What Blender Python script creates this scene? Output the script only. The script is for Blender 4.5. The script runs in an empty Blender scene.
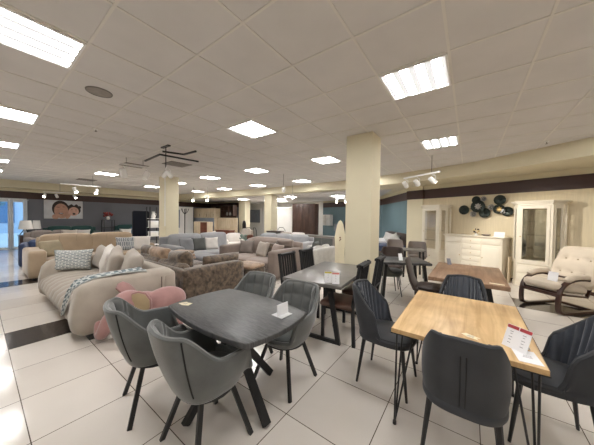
import bpy, bmesh, math, random
from mathutils import Vector, Matrix, Euler
random.seed(7)
PI = math.pi
sc = bpy.context.scene
COL = sc.collection
sc.view_settings.view_transform = 'Standard'
sc.view_settings.look = 'None'
sc.view_settings.gamma = 1.0
sc.view_settings.use_curve_mapping = False
sc.view_settings.exposure = 1.2
sc.cycles.diffuse_bounces = 8; sc.cycles.max_bounces = 14; sc.cycles.transparent_max_bounces = 16
CEIL = 2.935
V = Vector

# ------------------------------------------------------------------ materials
MATS = {}
def nodes(name):
    m = bpy.data.materials.new(name); m.use_nodes = True
    nt = m.node_tree; b = nt.nodes['Principled BSDF']
    MATS[name] = m
    return m, nt, b
def N(nt, typ, **kw):
    n = nt.nodes.new(typ)
    for k, v in kw.items():
        if k in n.inputs: n.inputs[k].default_value = v
        else: setattr(n, k, v)
    return n
def mat(name, col, rough=.6, metal=0., vary=.12, scale=12., bump=0., sheen=0., stretch=None, spec=.5, detail=4., bscale=None, col2=None, coat=0.):
    m, nt, b = nodes(name)
    tc = N(nt, 'ShaderNodeTexCoord'); mp = N(nt, 'ShaderNodeMapping')
    nt.links.new(tc.outputs['Object'], mp.inputs['Vector'])
    if stretch: mp.inputs['Scale'].default_value = stretch
    nz = N(nt, 'ShaderNodeTexNoise'); nz.inputs['Scale'].default_value = scale; nz.inputs['Detail'].default_value = detail
    nt.links.new(mp.outputs['Vector'], nz.inputs['Vector'])
    cr = N(nt, 'ShaderNodeValToRGB')
    c = V(col)
    a = c * (1 - vary); d = c * (1 + vary) if col2 is None else V(col2)
    cr.color_ramp.elements[0].position = .3; cr.color_ramp.elements[1].position = .7
    cr.color_ramp.elements[0].color = (*a, 1); cr.color_ramp.elements[1].color = (*[min(1, q) for q in d], 1)
    nt.links.new(nz.outputs['Fac'], cr.inputs['Fac'])
    nt.links.new(cr.outputs['Color'], b.inputs['Base Color'])
    b.inputs['Roughness'].default_value = rough; b.inputs['Metallic'].default_value = metal
    b.inputs['Specular IOR Level'].default_value = spec
    if sheen:
        b.inputs['Sheen Weight'].default_value = sheen; b.inputs['Sheen Roughness'].default_value = .4
    if coat: b.inputs['Coat Weight'].default_value = coat
    if bump:
        n2 = N(nt, 'ShaderNodeTexNoise'); n2.inputs['Scale'].default_value = bscale or scale * 6; n2.inputs['Detail'].default_value = 3
        nt.links.new(mp.outputs['Vector'], n2.inputs['Vector'])
        bp = N(nt, 'ShaderNodeBump'); bp.inputs['Strength'].default_value = bump; bp.inputs['Distance'].default_value = .01
        nt.links.new(n2.outputs['Fac'], bp.inputs['Height']); nt.links.new(bp.outputs['Normal'], b.inputs['Normal'])
    return m
def emit(name, col, s):
    m, nt, b = nodes(name)
    b.inputs['Base Color'].default_value = (.3, .3, .3, 1)
    b.inputs['Emission Color'].default_value = (*col, 1); b.inputs['Emission Strength'].default_value = s
    return m
def glass(name, tint=(1, 1, 1), refl=.10):
    m = bpy.data.materials.new(name); m.use_nodes = True; nt = m.node_tree
    nt.nodes.clear()
    o = N(nt, 'ShaderNodeOutputMaterial'); t = N(nt, 'ShaderNodeBsdfTransparent'); g = N(nt, 'ShaderNodeBsdfGlossy')
    t.inputs['Color'].default_value = (*tint, 1); g.inputs['Roughness'].default_value = .02
    mx = N(nt, 'ShaderNodeMixShader'); fr = N(nt, 'ShaderNodeLayerWeight'); fr.inputs['Blend'].default_value = .25
    ma = N(nt, 'ShaderNodeMath', operation='MULTIPLY_ADD'); ma.inputs[1].default_value = .5; ma.inputs[2].default_value = refl * .4
    nt.links.new(fr.outputs['Fresnel'], ma.inputs[0]); nt.links.new(ma.outputs[0], mx.inputs[0])
    nt.links.new(t.outputs[0], mx.inputs[1]); nt.links.new(g.outputs[0], mx.inputs[2]); nt.links.new(mx.outputs[0], o.inputs[0])
    MATS[name] = m
    return m

def floor_mat():
    m, nt, b = nodes('glossy_beige_tile')
    tc = N(nt, 'ShaderNodeTexCoord'); sp = N(nt, 'ShaderNodeSeparateXYZ'); nt.links.new(tc.outputs['Object'], sp.inputs[0])
    def M(op, a, bb=None):
        n = N(nt, 'ShaderNodeMath', operation=op)
        for i, v in enumerate((a, bb)):
            if v is None: continue
            if isinstance(v, (int, float)): n.inputs[i].default_value = v
            else: nt.links.new(v, n.inputs[i])
        return n.outputs[0]
    u = M('DIVIDE', M('ADD', sp.outputs[0], 3.507 + 60), .6)
    w = M('DIVIDE', M('SUBTRACT', sp.outputs[1], .206 - 60), .6)
    fu, fw = M('FRACT', u), M('FRACT', w)
    eu = M('MINIMUM', fu, M('SUBTRACT', 1., fu)); ew = M('MINIMUM', fw, M('SUBTRACT', 1., fw))
    gr = M('LESS_THAN', M('MINIMUM', eu, ew), .0052)
    cb = N(nt, 'ShaderNodeCombineXYZ'); nt.links.new(M('FLOOR', u), cb.inputs[0]); nt.links.new(M('FLOOR', w), cb.inputs[1])
    wn = N(nt, 'ShaderNodeTexWhiteNoise', noise_dimensions='2D'); nt.links.new(cb.outputs[0], wn.inputs['Vector'])
    nz = N(nt, 'ShaderNodeTexNoise'); nz.inputs['Scale'].default_value = 1.6; nz.inputs['Detail'].default_value = 6
    nt.links.new(tc.outputs['Object'], nz.inputs['Vector'])
    s = M('ADD', M('MULTIPLY', wn.outputs['Value'], .35), M('MULTIPLY', nz.outputs['Fac'], .65))
    cr = N(nt, 'ShaderNodeValToRGB'); cr.color_ramp.elements[0].color = (.59, .545, .495, 1); cr.color_ramp.elements[1].color = (.71, .66, .605, 1)
    cr.color_ramp.elements[0].position = .2; cr.color_ramp.elements[1].position = .8
    nt.links.new(s, cr.inputs['Fac'])
    mx = N(nt, 'ShaderNodeMix', data_type='RGBA'); nt.links.new(gr, mx.inputs[0]); nt.links.new(cr.outputs[0], mx.inputs[6]); mx.inputs[7].default_value = (.10, .075, .055, 1)
    nt.links.new(mx.outputs[2], b.inputs['Base Color'])
    b.inputs['Roughness'].default_value = .13; b.inputs['Specular IOR Level'].default_value = .6
    bp = N(nt, 'ShaderNodeBump'); bp.inputs['Strength'].default_value = .25; bp.inputs['Distance'].default_value = .004; bp.invert = True
    nt.links.new(gr, bp.inputs['Height']); nt.links.new(bp.outputs[0], b.inputs['Normal'])
    return m
def wood_mat(name, dark, light, rough=.45, axis=1, scale=1., knots=True):
    m, nt, b = nodes(name)
    tc = N(nt, 'ShaderNodeTexCoord'); mp = N(nt, 'ShaderNodeMapping'); nt.links.new(tc.outputs['Object'], mp.inputs['Vector'])
    st = [14 * scale] * 3; st[axis] = 1.2 * scale
    mp.inputs['Scale'].default_value = st
    nz = N(nt, 'ShaderNodeTexNoise'); nz.inputs['Scale'].default_value = 1.3; nz.inputs['Detail'].default_value = 8; nz.inputs['Distortion'].default_value = .8
    nt.links.new(mp.outputs[0], nz.inputs['Vector'])
    cr = N(nt, 'ShaderNodeValToRGB'); cr.color_ramp.elements[0].position = .32; cr.color_ramp.elements[1].position = .68
    cr.color_ramp.elements[0].color = (*dark, 1); cr.color_ramp.elements[1].color = (*light, 1)
    nt.links.new(nz.outputs['Fac'], cr.inputs['Fac'])
    n2 = N(nt, 'ShaderNodeTexNoise'); n2.inputs['Scale'].default_value = 3.5; n2.inputs['Detail'].default_value = 3; nt.links.new(tc.outputs['Object'], n2.inputs['Vector'])
    c2 = N(nt, 'ShaderNodeValToRGB'); c2.color_ramp.elements[0].position = .3; c2.color_ramp.elements[0].color = (.72, .66, .6, 1); c2.color_ramp.elements[1].position = .55; c2.color_ramp.elements[1].color = (1, 1, 1, 1)
    nt.links.new(n2.outputs['Fac'], c2.inputs['Fac'])
    mx = N(nt, 'ShaderNodeMix', data_type='RGBA', blend_type='MULTIPLY'); mx.inputs[0].default_value = .8 if knots else .3
    nt.links.new(cr.outputs[0], mx.inputs[6]); nt.links.new(c2.outputs[0], mx.inputs[7]); nt.links.new(mx.outputs[2], b.inputs['Base Color'])
    b.inputs['Roughness'].default_value = rough
    return m
def pattern_mat(name, base, line, sx=9., sy=22.):
    m, nt, b = nodes(name)
    tc = N(nt, 'ShaderNodeTexCoord'); mp = N(nt, 'ShaderNodeMapping'); nt.links.new(tc.outputs['UV'], mp.inputs['Vector'])
    br = N(nt, 'ShaderNodeTexBrick'); br.inputs['Color1'].default_value = (*base, 1); br.inputs['Color2'].default_value = (*[q * 1.5 for q in base], 1)
    br.inputs['Mortar'].default_value = (*line, 1); br.inputs['Scale'].default_value = 1.; br.inputs['Mortar Size'].default_value = .018
    br.inputs['Brick Width'].default_value = 1 / sx; br.inputs['Row Height'].default_value = 1 / sy; br.inputs['Mortar Smooth'].default_value = .3
    nz = N(nt, 'ShaderNodeTexNoise'); nz.inputs['Scale'].default_value = 7.; nt.links.new(tc.outputs['UV'], nz.inputs['Vector'])
    vm = N(nt, 'ShaderNodeVectorMath', operation='MULTIPLY_ADD'); vm.inputs[1].default_value = (.07, .07, 0)
    nt.links.new(nz.outputs['Color'], vm.inputs[0]); nt.links.new(mp.outputs[0], vm.inputs[2])
    nt.links.new(vm.outputs[0], br.inputs['Vector']); nt.links.new(br.outputs['Color'], b.inputs['Base Color'])
    b.inputs['Roughness'].default_value = .85
    return m

M_floor = floor_mat()
M_dktile = mat('dark_brown_tile', (.035, .027, .024), .12, vary=.25, scale=4)
M_ceil = mat('ceiling_tile', (.70, .675, .655), .95, vary=.035, scale=3, bump=.12, bscale=160, spec=.1)
M_tbar = mat('ceiling_bar', (.74, .71, .66), .5, vary=.04, scale=2)
M_cream = mat('cream_paint', (.72, .66, .49), .75, vary=.03, scale=2, spec=.25)
M_beige = mat('beige_wallpaper', (.70, .61, .44), .8, vary=.05, scale=5, stretch=(8, 8, .6), spec=.2)
M_band = mat('brown_band', (.045, .017, .012), .45, vary=.15, scale=3)
M_greywall = mat('grey_wall_paint', (.155, .16, .18), .8, vary=.04, scale=2)
M_teal = mat('teal_wall_paint', (.13, .20, .225), .8, vary=.04, scale=2)
M_white = mat('white_paint', (.80, .79, .76), .5, vary=.02, scale=3)
M_wmetal = mat('white_metal', (.86, .85, .83), .35, vary=.02, scale=3)
M_black = mat('black_metal', (.012, .012, .013), .38, vary=.2, scale=6)
M_blackm = mat('black_matte', (.012, .013, .016), .6, vary=.2, scale=6)
M_ivory = mat('ivory_lacquer', (.80, .74, .62), .35, vary=.03, scale=4)
M_vel_g = mat('grey_velvet', (.108, .113, .110), .75, vary=.22, scale=5, sheen=.5, bump=.05, bscale=300)
M_vel_gi = mat('dark_grey_velvet', (.085, .09, .09), .8, vary=.2, scale=6, sheen=.35, bump=.05, bscale=300)
M_vel_d = mat('charcoal_velvet', (.030, .032, .037), .75, vary=.2, scale=5, sheen=.15, bump=.05, bscale=300)
M_vel_di = mat('slate_velvet', (.075, .085, .105), .7, vary=.2, scale=6, sheen=.7, bump=.05, bscale=300)
M_seam = mat('dark_seam', (.01, .01, .011), .8)
M_oak = wood_mat('oak_veneer', (.50, .31, .135), (.74, .53, .28), .42, 1)
M_oakedge = wood_mat('oak_edge', (.40, .24, .10), (.58, .38, .18), .5, 1)
M_walnut = wood_mat('brown_wood_veneer', (.19, .105, .06), (.36, .225, .14), .42, 1)
M_wenge = wood_mat('wenge_wood', (.03, .012, .008), (.06, .026, .018), .3, 2)
M_wardrobe = wood_mat('dark_wardrobe_wood', (.045, .022, .016), (.10, .055, .04), .45, 2)
M_slate = mat('slate_top', (.042, .042, .043), .4, vary=.35, scale=5, stretch=(3, 22, 3), detail=8, col2=(.088, .088, .09), spec=.45)
M_stone = mat('grey_stone_top', (.17, .16, .15), .3, vary=.22, scale=4, detail=8)
M_taupe = mat('taupe_upholstery', (.40, .35, .295), .85, vary=.1, scale=4, sheen=.4, bump=.06, bscale=220)
M_taupe_l = mat('light_taupe_cushion', (.44, .39, .34), .85, vary=.08, scale=6, sheen=.3)
M_offwhite = mat('off_white_cushion', (.74, .70, .66), .85, vary=.06, scale=6, sheen=.2)
M_camel = mat('camel_upholstery', (.40, .305, .21), .85, vary=.1, scale=4, sheen=.35)
M_olive = mat('olive_cushion', (.33, .28, .19), .85, vary=.1, scale=6)
M_fur = mat('brown_crushed_velvet', (.045, .028, .018), .65, vary=.5, scale=13, sheen=.6, bump=.7, bscale=26, detail=6, col2=(.19, .135, .09))
M_tan = mat('tan_fur', (.36, .25, .17), .8, vary=.4, scale=9, sheen=.5, bump=.5, bscale=30)
M_pink = mat('pink_plush', (.37, .205, .195), .85, vary=.1, scale=7, sheen=.5, bump=.08, bscale=200)
M_earin = mat('beige_plush', (.42, .32, .19), .85, vary=.1, scale=8, sheen=.4)
M_lgrey = mat('light_grey_fabric', (.35, .355, .37), .85, vary=.07, scale=5, sheen=.3)
M_mgrey = mat('mid_grey_fabric', (.25, .255, .27), .85, vary=.08, scale=5, sheen=.3)
M_dgrey = mat('dark_grey_fabric', (.10, .105, .10), .85, vary=.1, scale=5)
M_rose = mat('rose_taupe_fabric', (.33, .265, .23), .85, vary=.08, scale=5, sheen=.35)
M_rosed = mat('dark_taupe_fabric', (.215, .17, .145), .85, vary=.1, scale=5, sheen=.3)
M_silver = mat('silver_grey_fabric', (.50, .49, .47), .85, vary=.12, scale=7, sheen=.4)
M_cushgrey = mat('grey_taupe_cushion', (.24, .205, .185), .85, vary=.08, scale=6)
M_darkteal = mat('dark_green_velvet', (.010, .055, .05), .7, vary=.2, scale=5, sheen=.3)
M_navy = mat('navy_fabric', (.035, .055, .12), .8, vary=.15, scale=5, sheen=.2)
M_blue = mat('blue_cushion', (.07, .16, .31), .8, vary=.12, scale=6)
M_brownlth = mat('brown_leather', (.085, .042, .028), .4, vary=.2, scale=8)
M_brownvel = mat('brown_velvet', (.038, .023, .018), .55, vary=.2, scale=6, sheen=.1)
M_cushrecl = mat('cream_upholstery', (.58, .50, .40), .8, vary=.06, scale=5, sheen=.2)
M_paper = mat('paper', (.82, .82, .84), .6, vary=.01)
M_paperc = mat('cream_paper', (.78, .70, .50), .6, vary=.03)
M_red = mat('red_print', (.42, .04, .05), .6)
M_pinkp = mat('pink_print', (.72, .22, .20), .6)
M_yellow = mat('yellow_print', (.55, .46, .06), .6)
M_ink = mat('grey_ink', (.22, .22, .25), .7)
M_mirror = mat('mirror_glass', (.66, .64, .57), .10, 1., vary=.02)
M_dkmirror = mat('dark_mirror_glass', (.006, .007, .012), .5, 0., vary=.02, spec=.1)
M_glass = glass('clear_glass')
M_shade = mat('lamp_shade_fabric', (.80, .78, .75), .8, vary=.02)
M_redflower = mat('red_petals', (.24, .035, .03), .7, vary=.3, scale=30)
M_ceramic = mat('white_ceramic', (.78, .77, .75), .25)
M_leaf = mat('grey_green_leaf', (.18, .26, .22), .6, vary=.2, scale=20)
M_discd = mat('dark_green_metal', (.025, .033, .028), .4, .6, vary=.4, scale=14)
M_disca = mat('aged_silver_metal', (.42, .40, .37), .4, .4, vary=.4, scale=40)
M_gold = mat('gold_metal', (.55, .40, .18), .35, .8, vary=.2, scale=20)
M_beigewood = wood_mat('pale_oak_furniture', (.50, .40, .27), (.64, .54, .39), .5, 2, knots=False)
M_redbrown = wood_mat('red_brown_wood', (.11, .035, .02), (.2, .07, .04), .35, 0)
M_steelblue = mat('grey_blue_panel', (.21, .235, .28), .6)
M_speaker = mat('speaker_grille', (.30, .27, .245), .8)
M_vent = mat('vent_metal', (.20, .185, .17), .6)
M_skin = mat('printed_skin', (.50, .28, .20), .6, vary=.15, scale=9)
M_skinl = mat('printed_light_skin', (.60, .36, .28), .6, vary=.12, scale=9)
M_hair = mat('printed_dark_hair', (.035, .022, .018), .6)
M_canvas = mat('printed_grey_canvas', (.58, .58, .60), .6, vary=.1, scale=3)
M_pat = pattern_mat('teal_grey_pattern', (.13, .165, .175), (.62, .62, .60), 6, 15)
M_pat2 = pattern_mat('throw_pattern', (.09, .12, .13), (.50, .52, .51), 14, 7)
M_stripe = pattern_mat('grey_stripe_pattern', (.20, .22, .24), (.62, .62, .62), 9, 3)
E_tube = emit('tube_light', (1., .985, .965), 21.)
E_refl = emit('light_reflector', (1., .99, .98), .34)
E_spot = emit('spot_lens', (1., .93, .82), 22.)
M_sheer = mat('sheer_curtain', (.78, .80, .83), .9, vary=.04, scale=4)
M_pave = mat('outside_paving', (.55, .62, .66), .8, vary=.1, scale=2)
M_facade = mat('outside_facade', (.42, .52, .66), .8, vary=.06, scale=2)
M_facwin = mat('outside_window', (.10, .2, .36), .2)
M_tree = mat('outside_foliage', (.11, .22, .30), .8, vary=.5, scale=6)

# ------------------------------------------------------------------ mesh helpers
def obj(name, bm, m, parent=None, loc=None, rot=None, sharp=35, smooth=True):
    me = bpy.data.meshes.new(name)
    bmesh.ops.recalc_face_normals(bm, faces=bm.faces[:])
    bm.to_mesh(me); bm.free()
    for mm in (m if isinstance(m, (list, tuple)) else [m]): me.materials.append(mm)
    if smooth:
        for p in me.polygons: p.use_smooth = True
        me.set_sharp_from_angle(angle=math.radians(sharp))
    o = bpy.data.objects.new(name, me); COL.objects.link(o)
    if parent: o.parent = parent
    if loc is not None: o.location = loc
    if rot is not None: o.rotation_euler = rot
    return o
def thing(name, label, cat, loc=(0, 0, 0), rz=0., group=None):
    o = bpy.data.objects.new(name, None); COL.objects.link(o)
    o.location = loc; o.rotation_euler = (0, 0, rz); o.empty_display_size = .1
    return tag(o, label, cat, group)
def tag(o, label, cat, group=None):
    o['label'] = label; o['category'] = cat
    if group: o['group'] = group
    return o
def struct(name, bm, m, parent=None, smooth=False):
    o = obj(name, bm, m, parent, smooth=smooth)
    if not parent: o['kind'] = 'structure'
    return o
def children(o): return [c for c in bpy.data.objects if c.parent == o]
def copy_tree(o, parent=None):
    kids = children(o)
    c = o.copy(); COL.objects.link(c)
    if parent: c.parent = parent
    for k in kids: copy_tree(k, c)
    return c
def dup(src, label, loc, rz, group=None):
    c = copy_tree(src); c.location = loc; c.rotation_euler = (0, 0, rz); c['label'] = label
    if group: c['group'] = group
    return c
def T(loc=(0, 0, 0), rot=(0, 0, 0)):
    return Matrix.Translation(V(loc)) @ Euler(rot).to_matrix().to_4x4()
def merge(bm, src, mtx=None):
    if mtx is not None: bmesh.ops.transform(src, matrix=mtx, verts=src.verts[:])
    me = bpy.data.meshes.new('tmp'); src.to_mesh(me); src.free(); bm.from_mesh(me); bpy.data.meshes.remove(me)
def NB(): return bmesh.new()
def box(bm, lo, hi, bev=0., seg=2, mtx=None, mi=0):
    b = bmesh.new(); bmesh.ops.create_cube(b, size=1)
    lo, hi = V(lo), V(hi); s = hi - lo; c = (hi + lo) / 2
    for v in b.verts: v.co = V((v.co.x * s.x + c.x, v.co.y * s.y + c.y, v.co.z * s.z + c.z))
    if bev: bmesh.ops.bevel(b, geom=b.edges[:], offset=min(bev, .49 * min(s)), segments=seg, profile=.5, affect='EDGES')
    for f in b.faces: f.material_index = mi
    merge(bm, b, mtx); return bm
def bx(lo, hi, bev=0., seg=2): return box(NB(), lo, hi, bev, seg)
def soft(lo, hi, bev=.06, puff=.03, cuts=5, wob=0.):
    """a soft upholstered block: rounded edges and faces that swell"""
    b = bmesh.new(); bmesh.ops.create_cube(b, size=2)
    bmesh.ops.subdivide_edges(b, edges=b.edges[:], cuts=cuts * 2 - 1, use_grid_fill=True)
    lo, hi = V(lo), V(hi); h = (hi - lo) / 2; c = (hi + lo) / 2
    ph = random.random() * 9
    for v in b.verts:
        p = v.co.copy(); q = V((0, 0, 0)); n = V((0, 0, 0))
        for i in range(3):
            r = min(bev, h[i]); inner = h[i] - r
            t = p[i] * h[i]
            # remap so that more verts sit near the rounded border
            t = math.copysign((abs(p[i]) ** .8) * h[i], p[i])
            k = max(-inner, min(inner, t)); q[i] = k; n[i] = t - k
        L = n.length
        if L > 1e-6:
            m_ = V([n[i] / max(1e-6, min(bev, h[i])) for i in range(3)])
            ml = max(1., m_.length) if m_.length > 1 else m_.length
            mm = m_ / max(m_.length, 1e-6) * max(abs(x) for x in m_)
            for i in range(3): q[i] += mm[i] * min(bev, h[i])
        for i in range(3):
            if abs(abs(p[i]) - 1) < 1e-5:
                j, k = (i + 1) % 3, (i + 2) % 3
                q[i] += math.copysign(puff * (1 - p[j] ** 2) * (1 - p[k] ** 2), p[i])
        if wob: q += V((math.sin(q.y * 17 + ph), math.sin(q.x * 15 + ph), math.sin(q.x * 13 + q.y * 11 + ph))) * wob
        v.co = q + c
    return b
def pillow(w, h, t, n=14, corner=.10):
    """cushion standing in the XZ plane, facing -Y and +Y, base at z=0; carries UVs"""
    b = bmesh.new(); uv = b.loops.layers.uv.new('UVMap'); ph = random.random() * 6
    g = {}
    for s in (-1, 1):
        for i in range(n + 1):
            for j in range(n + 1):
                u, v = -1 + 2 * i / n, -1 + 2 * j / n
                e = abs(u) == 1 or abs(v) == 1
                if e and s == 1: g[s, i, j] = g[-1, i, j]; continue
                pin = 1 - corner * (1 - u * u) * abs(v) ** 3; pin2 = 1 - corner * (1 - v * v) * abs(u) ** 3
                th = 0 if e else t / 2 * ((1 - u ** 4) * (1 - v ** 4)) ** .55
                th *= 1 + .08 * math.sin(u * 5 + ph) * math.sin(v * 4 + ph)
                g[s, i, j] = b.verts.new((u * w / 2 * pin2, s * th, h / 2 + v * h / 2 * pin))
    for s in (-1, 1):
        for i in range(n):
            for j in range(n):
                q = [(i, j), (i + 1, j), (i + 1, j + 1), (i, j + 1)]
                f = b.faces.new([g[s, a, c] for a, c in q])
                for l, (a, c) in zip(f.loops, q): l[uv].uv = (a / n, c / n)
    return b
def frame_of(d):
    d = d.normalized(); a = V((0, 0, 1)) if abs(d.z) < .9 else V((1, 0, 0))
    x = d.cross(a).normalized(); return x, d.cross(x).normalized()
def tube(bm, pts, r, n=8, closed=False, caps=True, sq=None):
    pts = [V(p) for p in pts]; rings = []; K = len(pts); px = None
    for i, p in enumerate(pts):
        if closed: d = pts[(i + 1) % K] - pts[i - 1]
        else: d = pts[min(i + 1, K - 1)] - pts[max(i - 1, 0)]
        x, y = frame_of(d)
        if px is not None:
            x = (px - d.normalized() * px.dot(d.normalized()))
            if x.length < 1e-6: x, y = frame_of(d)
            x.normalize(); y = d.normalized().cross(x)
        px = x
        rr = r[i] if isinstance(r, (list, tuple)) else r
        ring = []
        for k in range(n):
            a = 2 * PI * (k + .5) / n
            if sq: 
                cx, cy = math.cos(a), math.sin(a); mxx = max(abs(cx), abs(cy)); cx, cy = cx / mxx * sq[0] / 2, cy / mxx * sq[1] / 2
                if not isinstance(r, (int, float)): cx *= rr; cy *= rr
                ring.append(bm.verts.new(p + x * cx + y * cy))
            else: ring.append(bm.verts.new(p + (x * math.cos(a) + y * math.sin(a)) * rr))
        rings.append(ring)
    for i in range(K if closed else K - 1):
        a, b = rings[i], rings[(i + 1) % K]
        for k in range(n): bm.faces.new((a[k], a[(k + 1) % n], b[(k + 1) % n], b[k]))
    if caps and not closed: bm.faces.new(rings[0][::-1]); bm.faces.new(rings[-1])
    return bm
def tb(pts, r, n=8, **k): return tube(NB(), pts, r, n, **k)
def lathe(bm, prof, n=24, c=(0, 0, 0)):
    rings = []
    for r, z in prof:
        rings.append([bm.verts.new((c[0] + r * math.cos(2 * PI * k / n), c[1] + r * math.sin(2 * PI * k / n), c[2] + z)) for k in range(n)])
    for a, b in zip(rings, rings[1:]):
        for k in range(n): bm.faces.new((a[k], a[(k + 1) % n], b[(k + 1) % n], b[k]))
    bm.faces.new(rings[0][::-1]); bm.faces.new(rings[-1])
    return bm
def prism(bm, poly, z0, z1, bev=0., mtx=None, seg=2):
    b = bmesh.new()
    f0 = [b.verts.new((x, y, z0)) for x, y in poly]; f1 = [b.verts.new((x, y, z1)) for x, y in poly]
    n = len(poly); b.faces.new(f0[::-1]); b.faces.new(f1)
    for i in range(n): b.faces.new((f0[i], f0[(i + 1) % n], f1[(i + 1) % n], f1[i]))
    if bev:
        bmesh.ops.recalc_face_normals(b, faces=b.faces[:])
        bmesh.ops.bevel(b, geom=b.edges[:], offset=bev, segments=seg, profile=.5, affect='EDGES')
    merge(bm, b, mtx); return bm
def ellip(bm, c, r, rot=(0, 0, 0), seg=20):
    b = bmesh.new(); bmesh.ops.create_uvsphere(b, u_segments=seg, v_segments=seg // 2, radius=1)
    bmesh.ops.transform(b, matrix=T(c, rot) @ Matrix.Diagonal((*r, 1)), verts=b.verts[:])
    merge(bm, b); return bm
YZ = Matrix(((0, 0, 1, 0), (1, 0, 0, 0), (0, 1, 0, 0), (0, 0, 0, 1)))   # (a,b,c) -> x=c, y=a, z=b

# ------------------------------------------------------------------ camera
F_PX = 235.7
yaw, pitch, roll = -.632, -.02, .0131
cy_, sy_ = math.cos(yaw), math.sin(yaw); cp, sp_ = math.cos(pitch), math.sin(pitch)
fw = V((sy_ * cp, cy_ * cp, sp_)); rt = V((cy_, -sy_, 0)); up = rt.cross(fw)
c_, s_ = math.cos(roll), math.sin(roll)
R_, U_ = c_ * rt + s_ * up, -s_ * rt + c_ * up
cam = bpy.data.cameras.new('camera'); co = bpy.data.objects.new('camera', cam); COL.objects.link(co)
cam.sensor_width = 36; cam.sensor_fit = 'HORIZONTAL'; cam.lens = 36 * F_PX / 594; cam.clip_start = .02; cam.clip_end = 200
mw = Matrix((R_, U_, -fw)).transposed().to_4x4(); mw.translation = (0, 0, 1.512)
co.matrix_world = mw
sc.camera = co

# ------------------------------------------------------------------ room
P0 = V((-1.28, 8.9, 0)); WD = V((.9171, -.3987, 0)); WN = V((-.3987, -.9171, 0))   # the wall behind the cabinets
def wp(s, d=0., z=0.): return P0 + WD * s + WN * d + V((0, 0, z))
RZW = math.atan2(WD.y, WD.x)                                                         # local +X along the wall, local -Y into the room

struct('floor', bx((-17, -7, -.1), (7.5, 14.5, 0)), M_floor)
def inlay(name, x0, y0, x1, y1): struct(name, bx((x0 + .003, y0 + .003, -.005), (x1 - .003, y1 - .003, .0012)), M_dktile)
inlay('trim_1', -4.707, .206, -4.107, 2.006); inlay('trim_2', -8.307, .206, -7.707, 3.206); inlay('trim_3', .693, 5.606, 1.893, 6.206)
ceil = struct('ceiling', bx((-17, -7, CEIL), (7.5, 14.5, CEIL + .12)), M_ceil)
g = NB()
for i in range(-28, 14):
    x = (i - 1.288) * .6; box(g, (x - .010, -7, CEIL - .006), (x + .010, 9.2, CEIL + .01))
for j in range(-15, 14):
    y = (j + 1.949) * .6; box(g, (-16.5, y - .010, CEIL - .0055), (7, y + .010, CEIL + .01))
struct('ceiling_grid', g, M_tbar, ceil)
# bulkhead: cream box that steps the ceiling down along the outer walls
Bn = [(-15.4, -6.6), (-15.4, -1), (-15.4, 2.7), (-15.4, 4.1), (-15.4, 7.9), (-13.2, 8.05), (-11, 8.2), (-7.8, 8.36), (-6, 8.33), (-3.6, 8.22), (-2.1, 7.88), (-.93, 7.56), (.05, 7.22), (1.65, 6.13), (4.6, 4.1), (6.1, 2.6), (6.1, -6.6)]
On = [(-16.3, -6.6), (-16.3, -1), (-16.3, 2.7), (-16.3, 4.1), (-16.3, 14.2), (-13.2, 14.2), (-11, 14.2), (-7.8, 14.2), (-6, 13.9), (-3.4, 12.3), (-1.7, 9.5), (-.9, 8.9), (.6, 8.25), (2.2, 7.55), (6.8, 5.6), (7.2, 2.6), (7.2, -6.6)]
g = NB()
zb = 2.63
for i in range(len(Bn) - 1):
    q = [Bn[i], Bn[i + 1], On[i + 1], On[i]]
    prism(g, q, zb, CEIL + .01)
bmesh.ops.remove_doubles(g, verts=g.verts[:], dist=1e-4)
struct('trim_4', g, M_cream)
struct('ceiling_back', prism(NB(), [(-15.9, 8.6), (-9.2, 8.7), (-3.7, 8.7), (-2.4, 9.3), (-3.6, 11.8), (-6, 13.3), (-15.9, 13.4)], 2.60, 2.64), M_ceil)

def wallseg(name, a, b, m, thick=.2, z0=0, z1=2.95, band=True, out=1):
    """a wall from a to b (seen from its left-hand normal side), with the dark brown band high up"""
    a, b = V((*a, 0)), V((*b, 0)); d = (b - a); L = d.length; rz = math.atan2(d.y, d.x)
    mt = T(a, (0, 0, rz))
    o = struct(name, box(NB(), (0, 0, z0), (L, thick * out, 2.2), mtx=mt), m)
    g = NB(); box(g, (-.02, -.012 * out, 2.2), (L + .02, thick * out, 2.50), mtx=mt); struct('band', g, M_band, o)
    g = NB(); box(g, (0, 0, 2.5), (L, thick * out, z1), mtx=mt); struct('upper_wall', g, M_cream, o)
    g = NB(); box(g, (0, -.015 * out, 0), (L, 0, .07), mtx=mt); struct('baseboard_strip', g, M_white if m is not M_beige else M_wenge, o)
    return o
# left wall: window bay, then the grey wall
X_L = -16.0
o = struct('wall_left', bx((X_L - .2, 1.37, 0), (X_L, 11.2, 2.2)), M_greywall)
struct('band', bx((X_L - .2, -7, 2.2), (X_L + .012, 11.2, 2.5)), M_band, o)
struct('upper_wall', bx((X_L - .2, -7, 2.5), (X_L, 11.2, 2.95)), M_cream, o)
struct('window_head', bx((X_L - .2, -7, 2.1), (X_L, 1.37, 2.2)), M_white, o)
struct('end_wall', bx((X_L - .2, -7, 0), (X_L, -4.6, 2.1)), M_greywall, o)
wf = NB()
for y in (1.34, .55, -.25, -1.05, -1.85, -2.65, -3.45, -4.25, -4.58): box(wf, (X_L - .14, y - .03, 0), (X_L - .06, y + .03, 2.1))
for z in (.03, 2.07): box(wf, (X_L - .14, -4.6, z - .03), (X_L - .06, 1.37, z + .03))
w1 = struct('window_1', wf, M_white)
struct('window_pane', bx((X_L - .105, -4.6, .03), (X_L - .095, 1.37, 2.08)), M_glass, w1)
wallseg('wall_back_left', (-16.1, 10.7), (-12.6, 10.7), M_greywall)
struct('trim_5', bx((-12.62, 10.55, 0), (-12.0, 11.0, 2.64)), M_cream)
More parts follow.
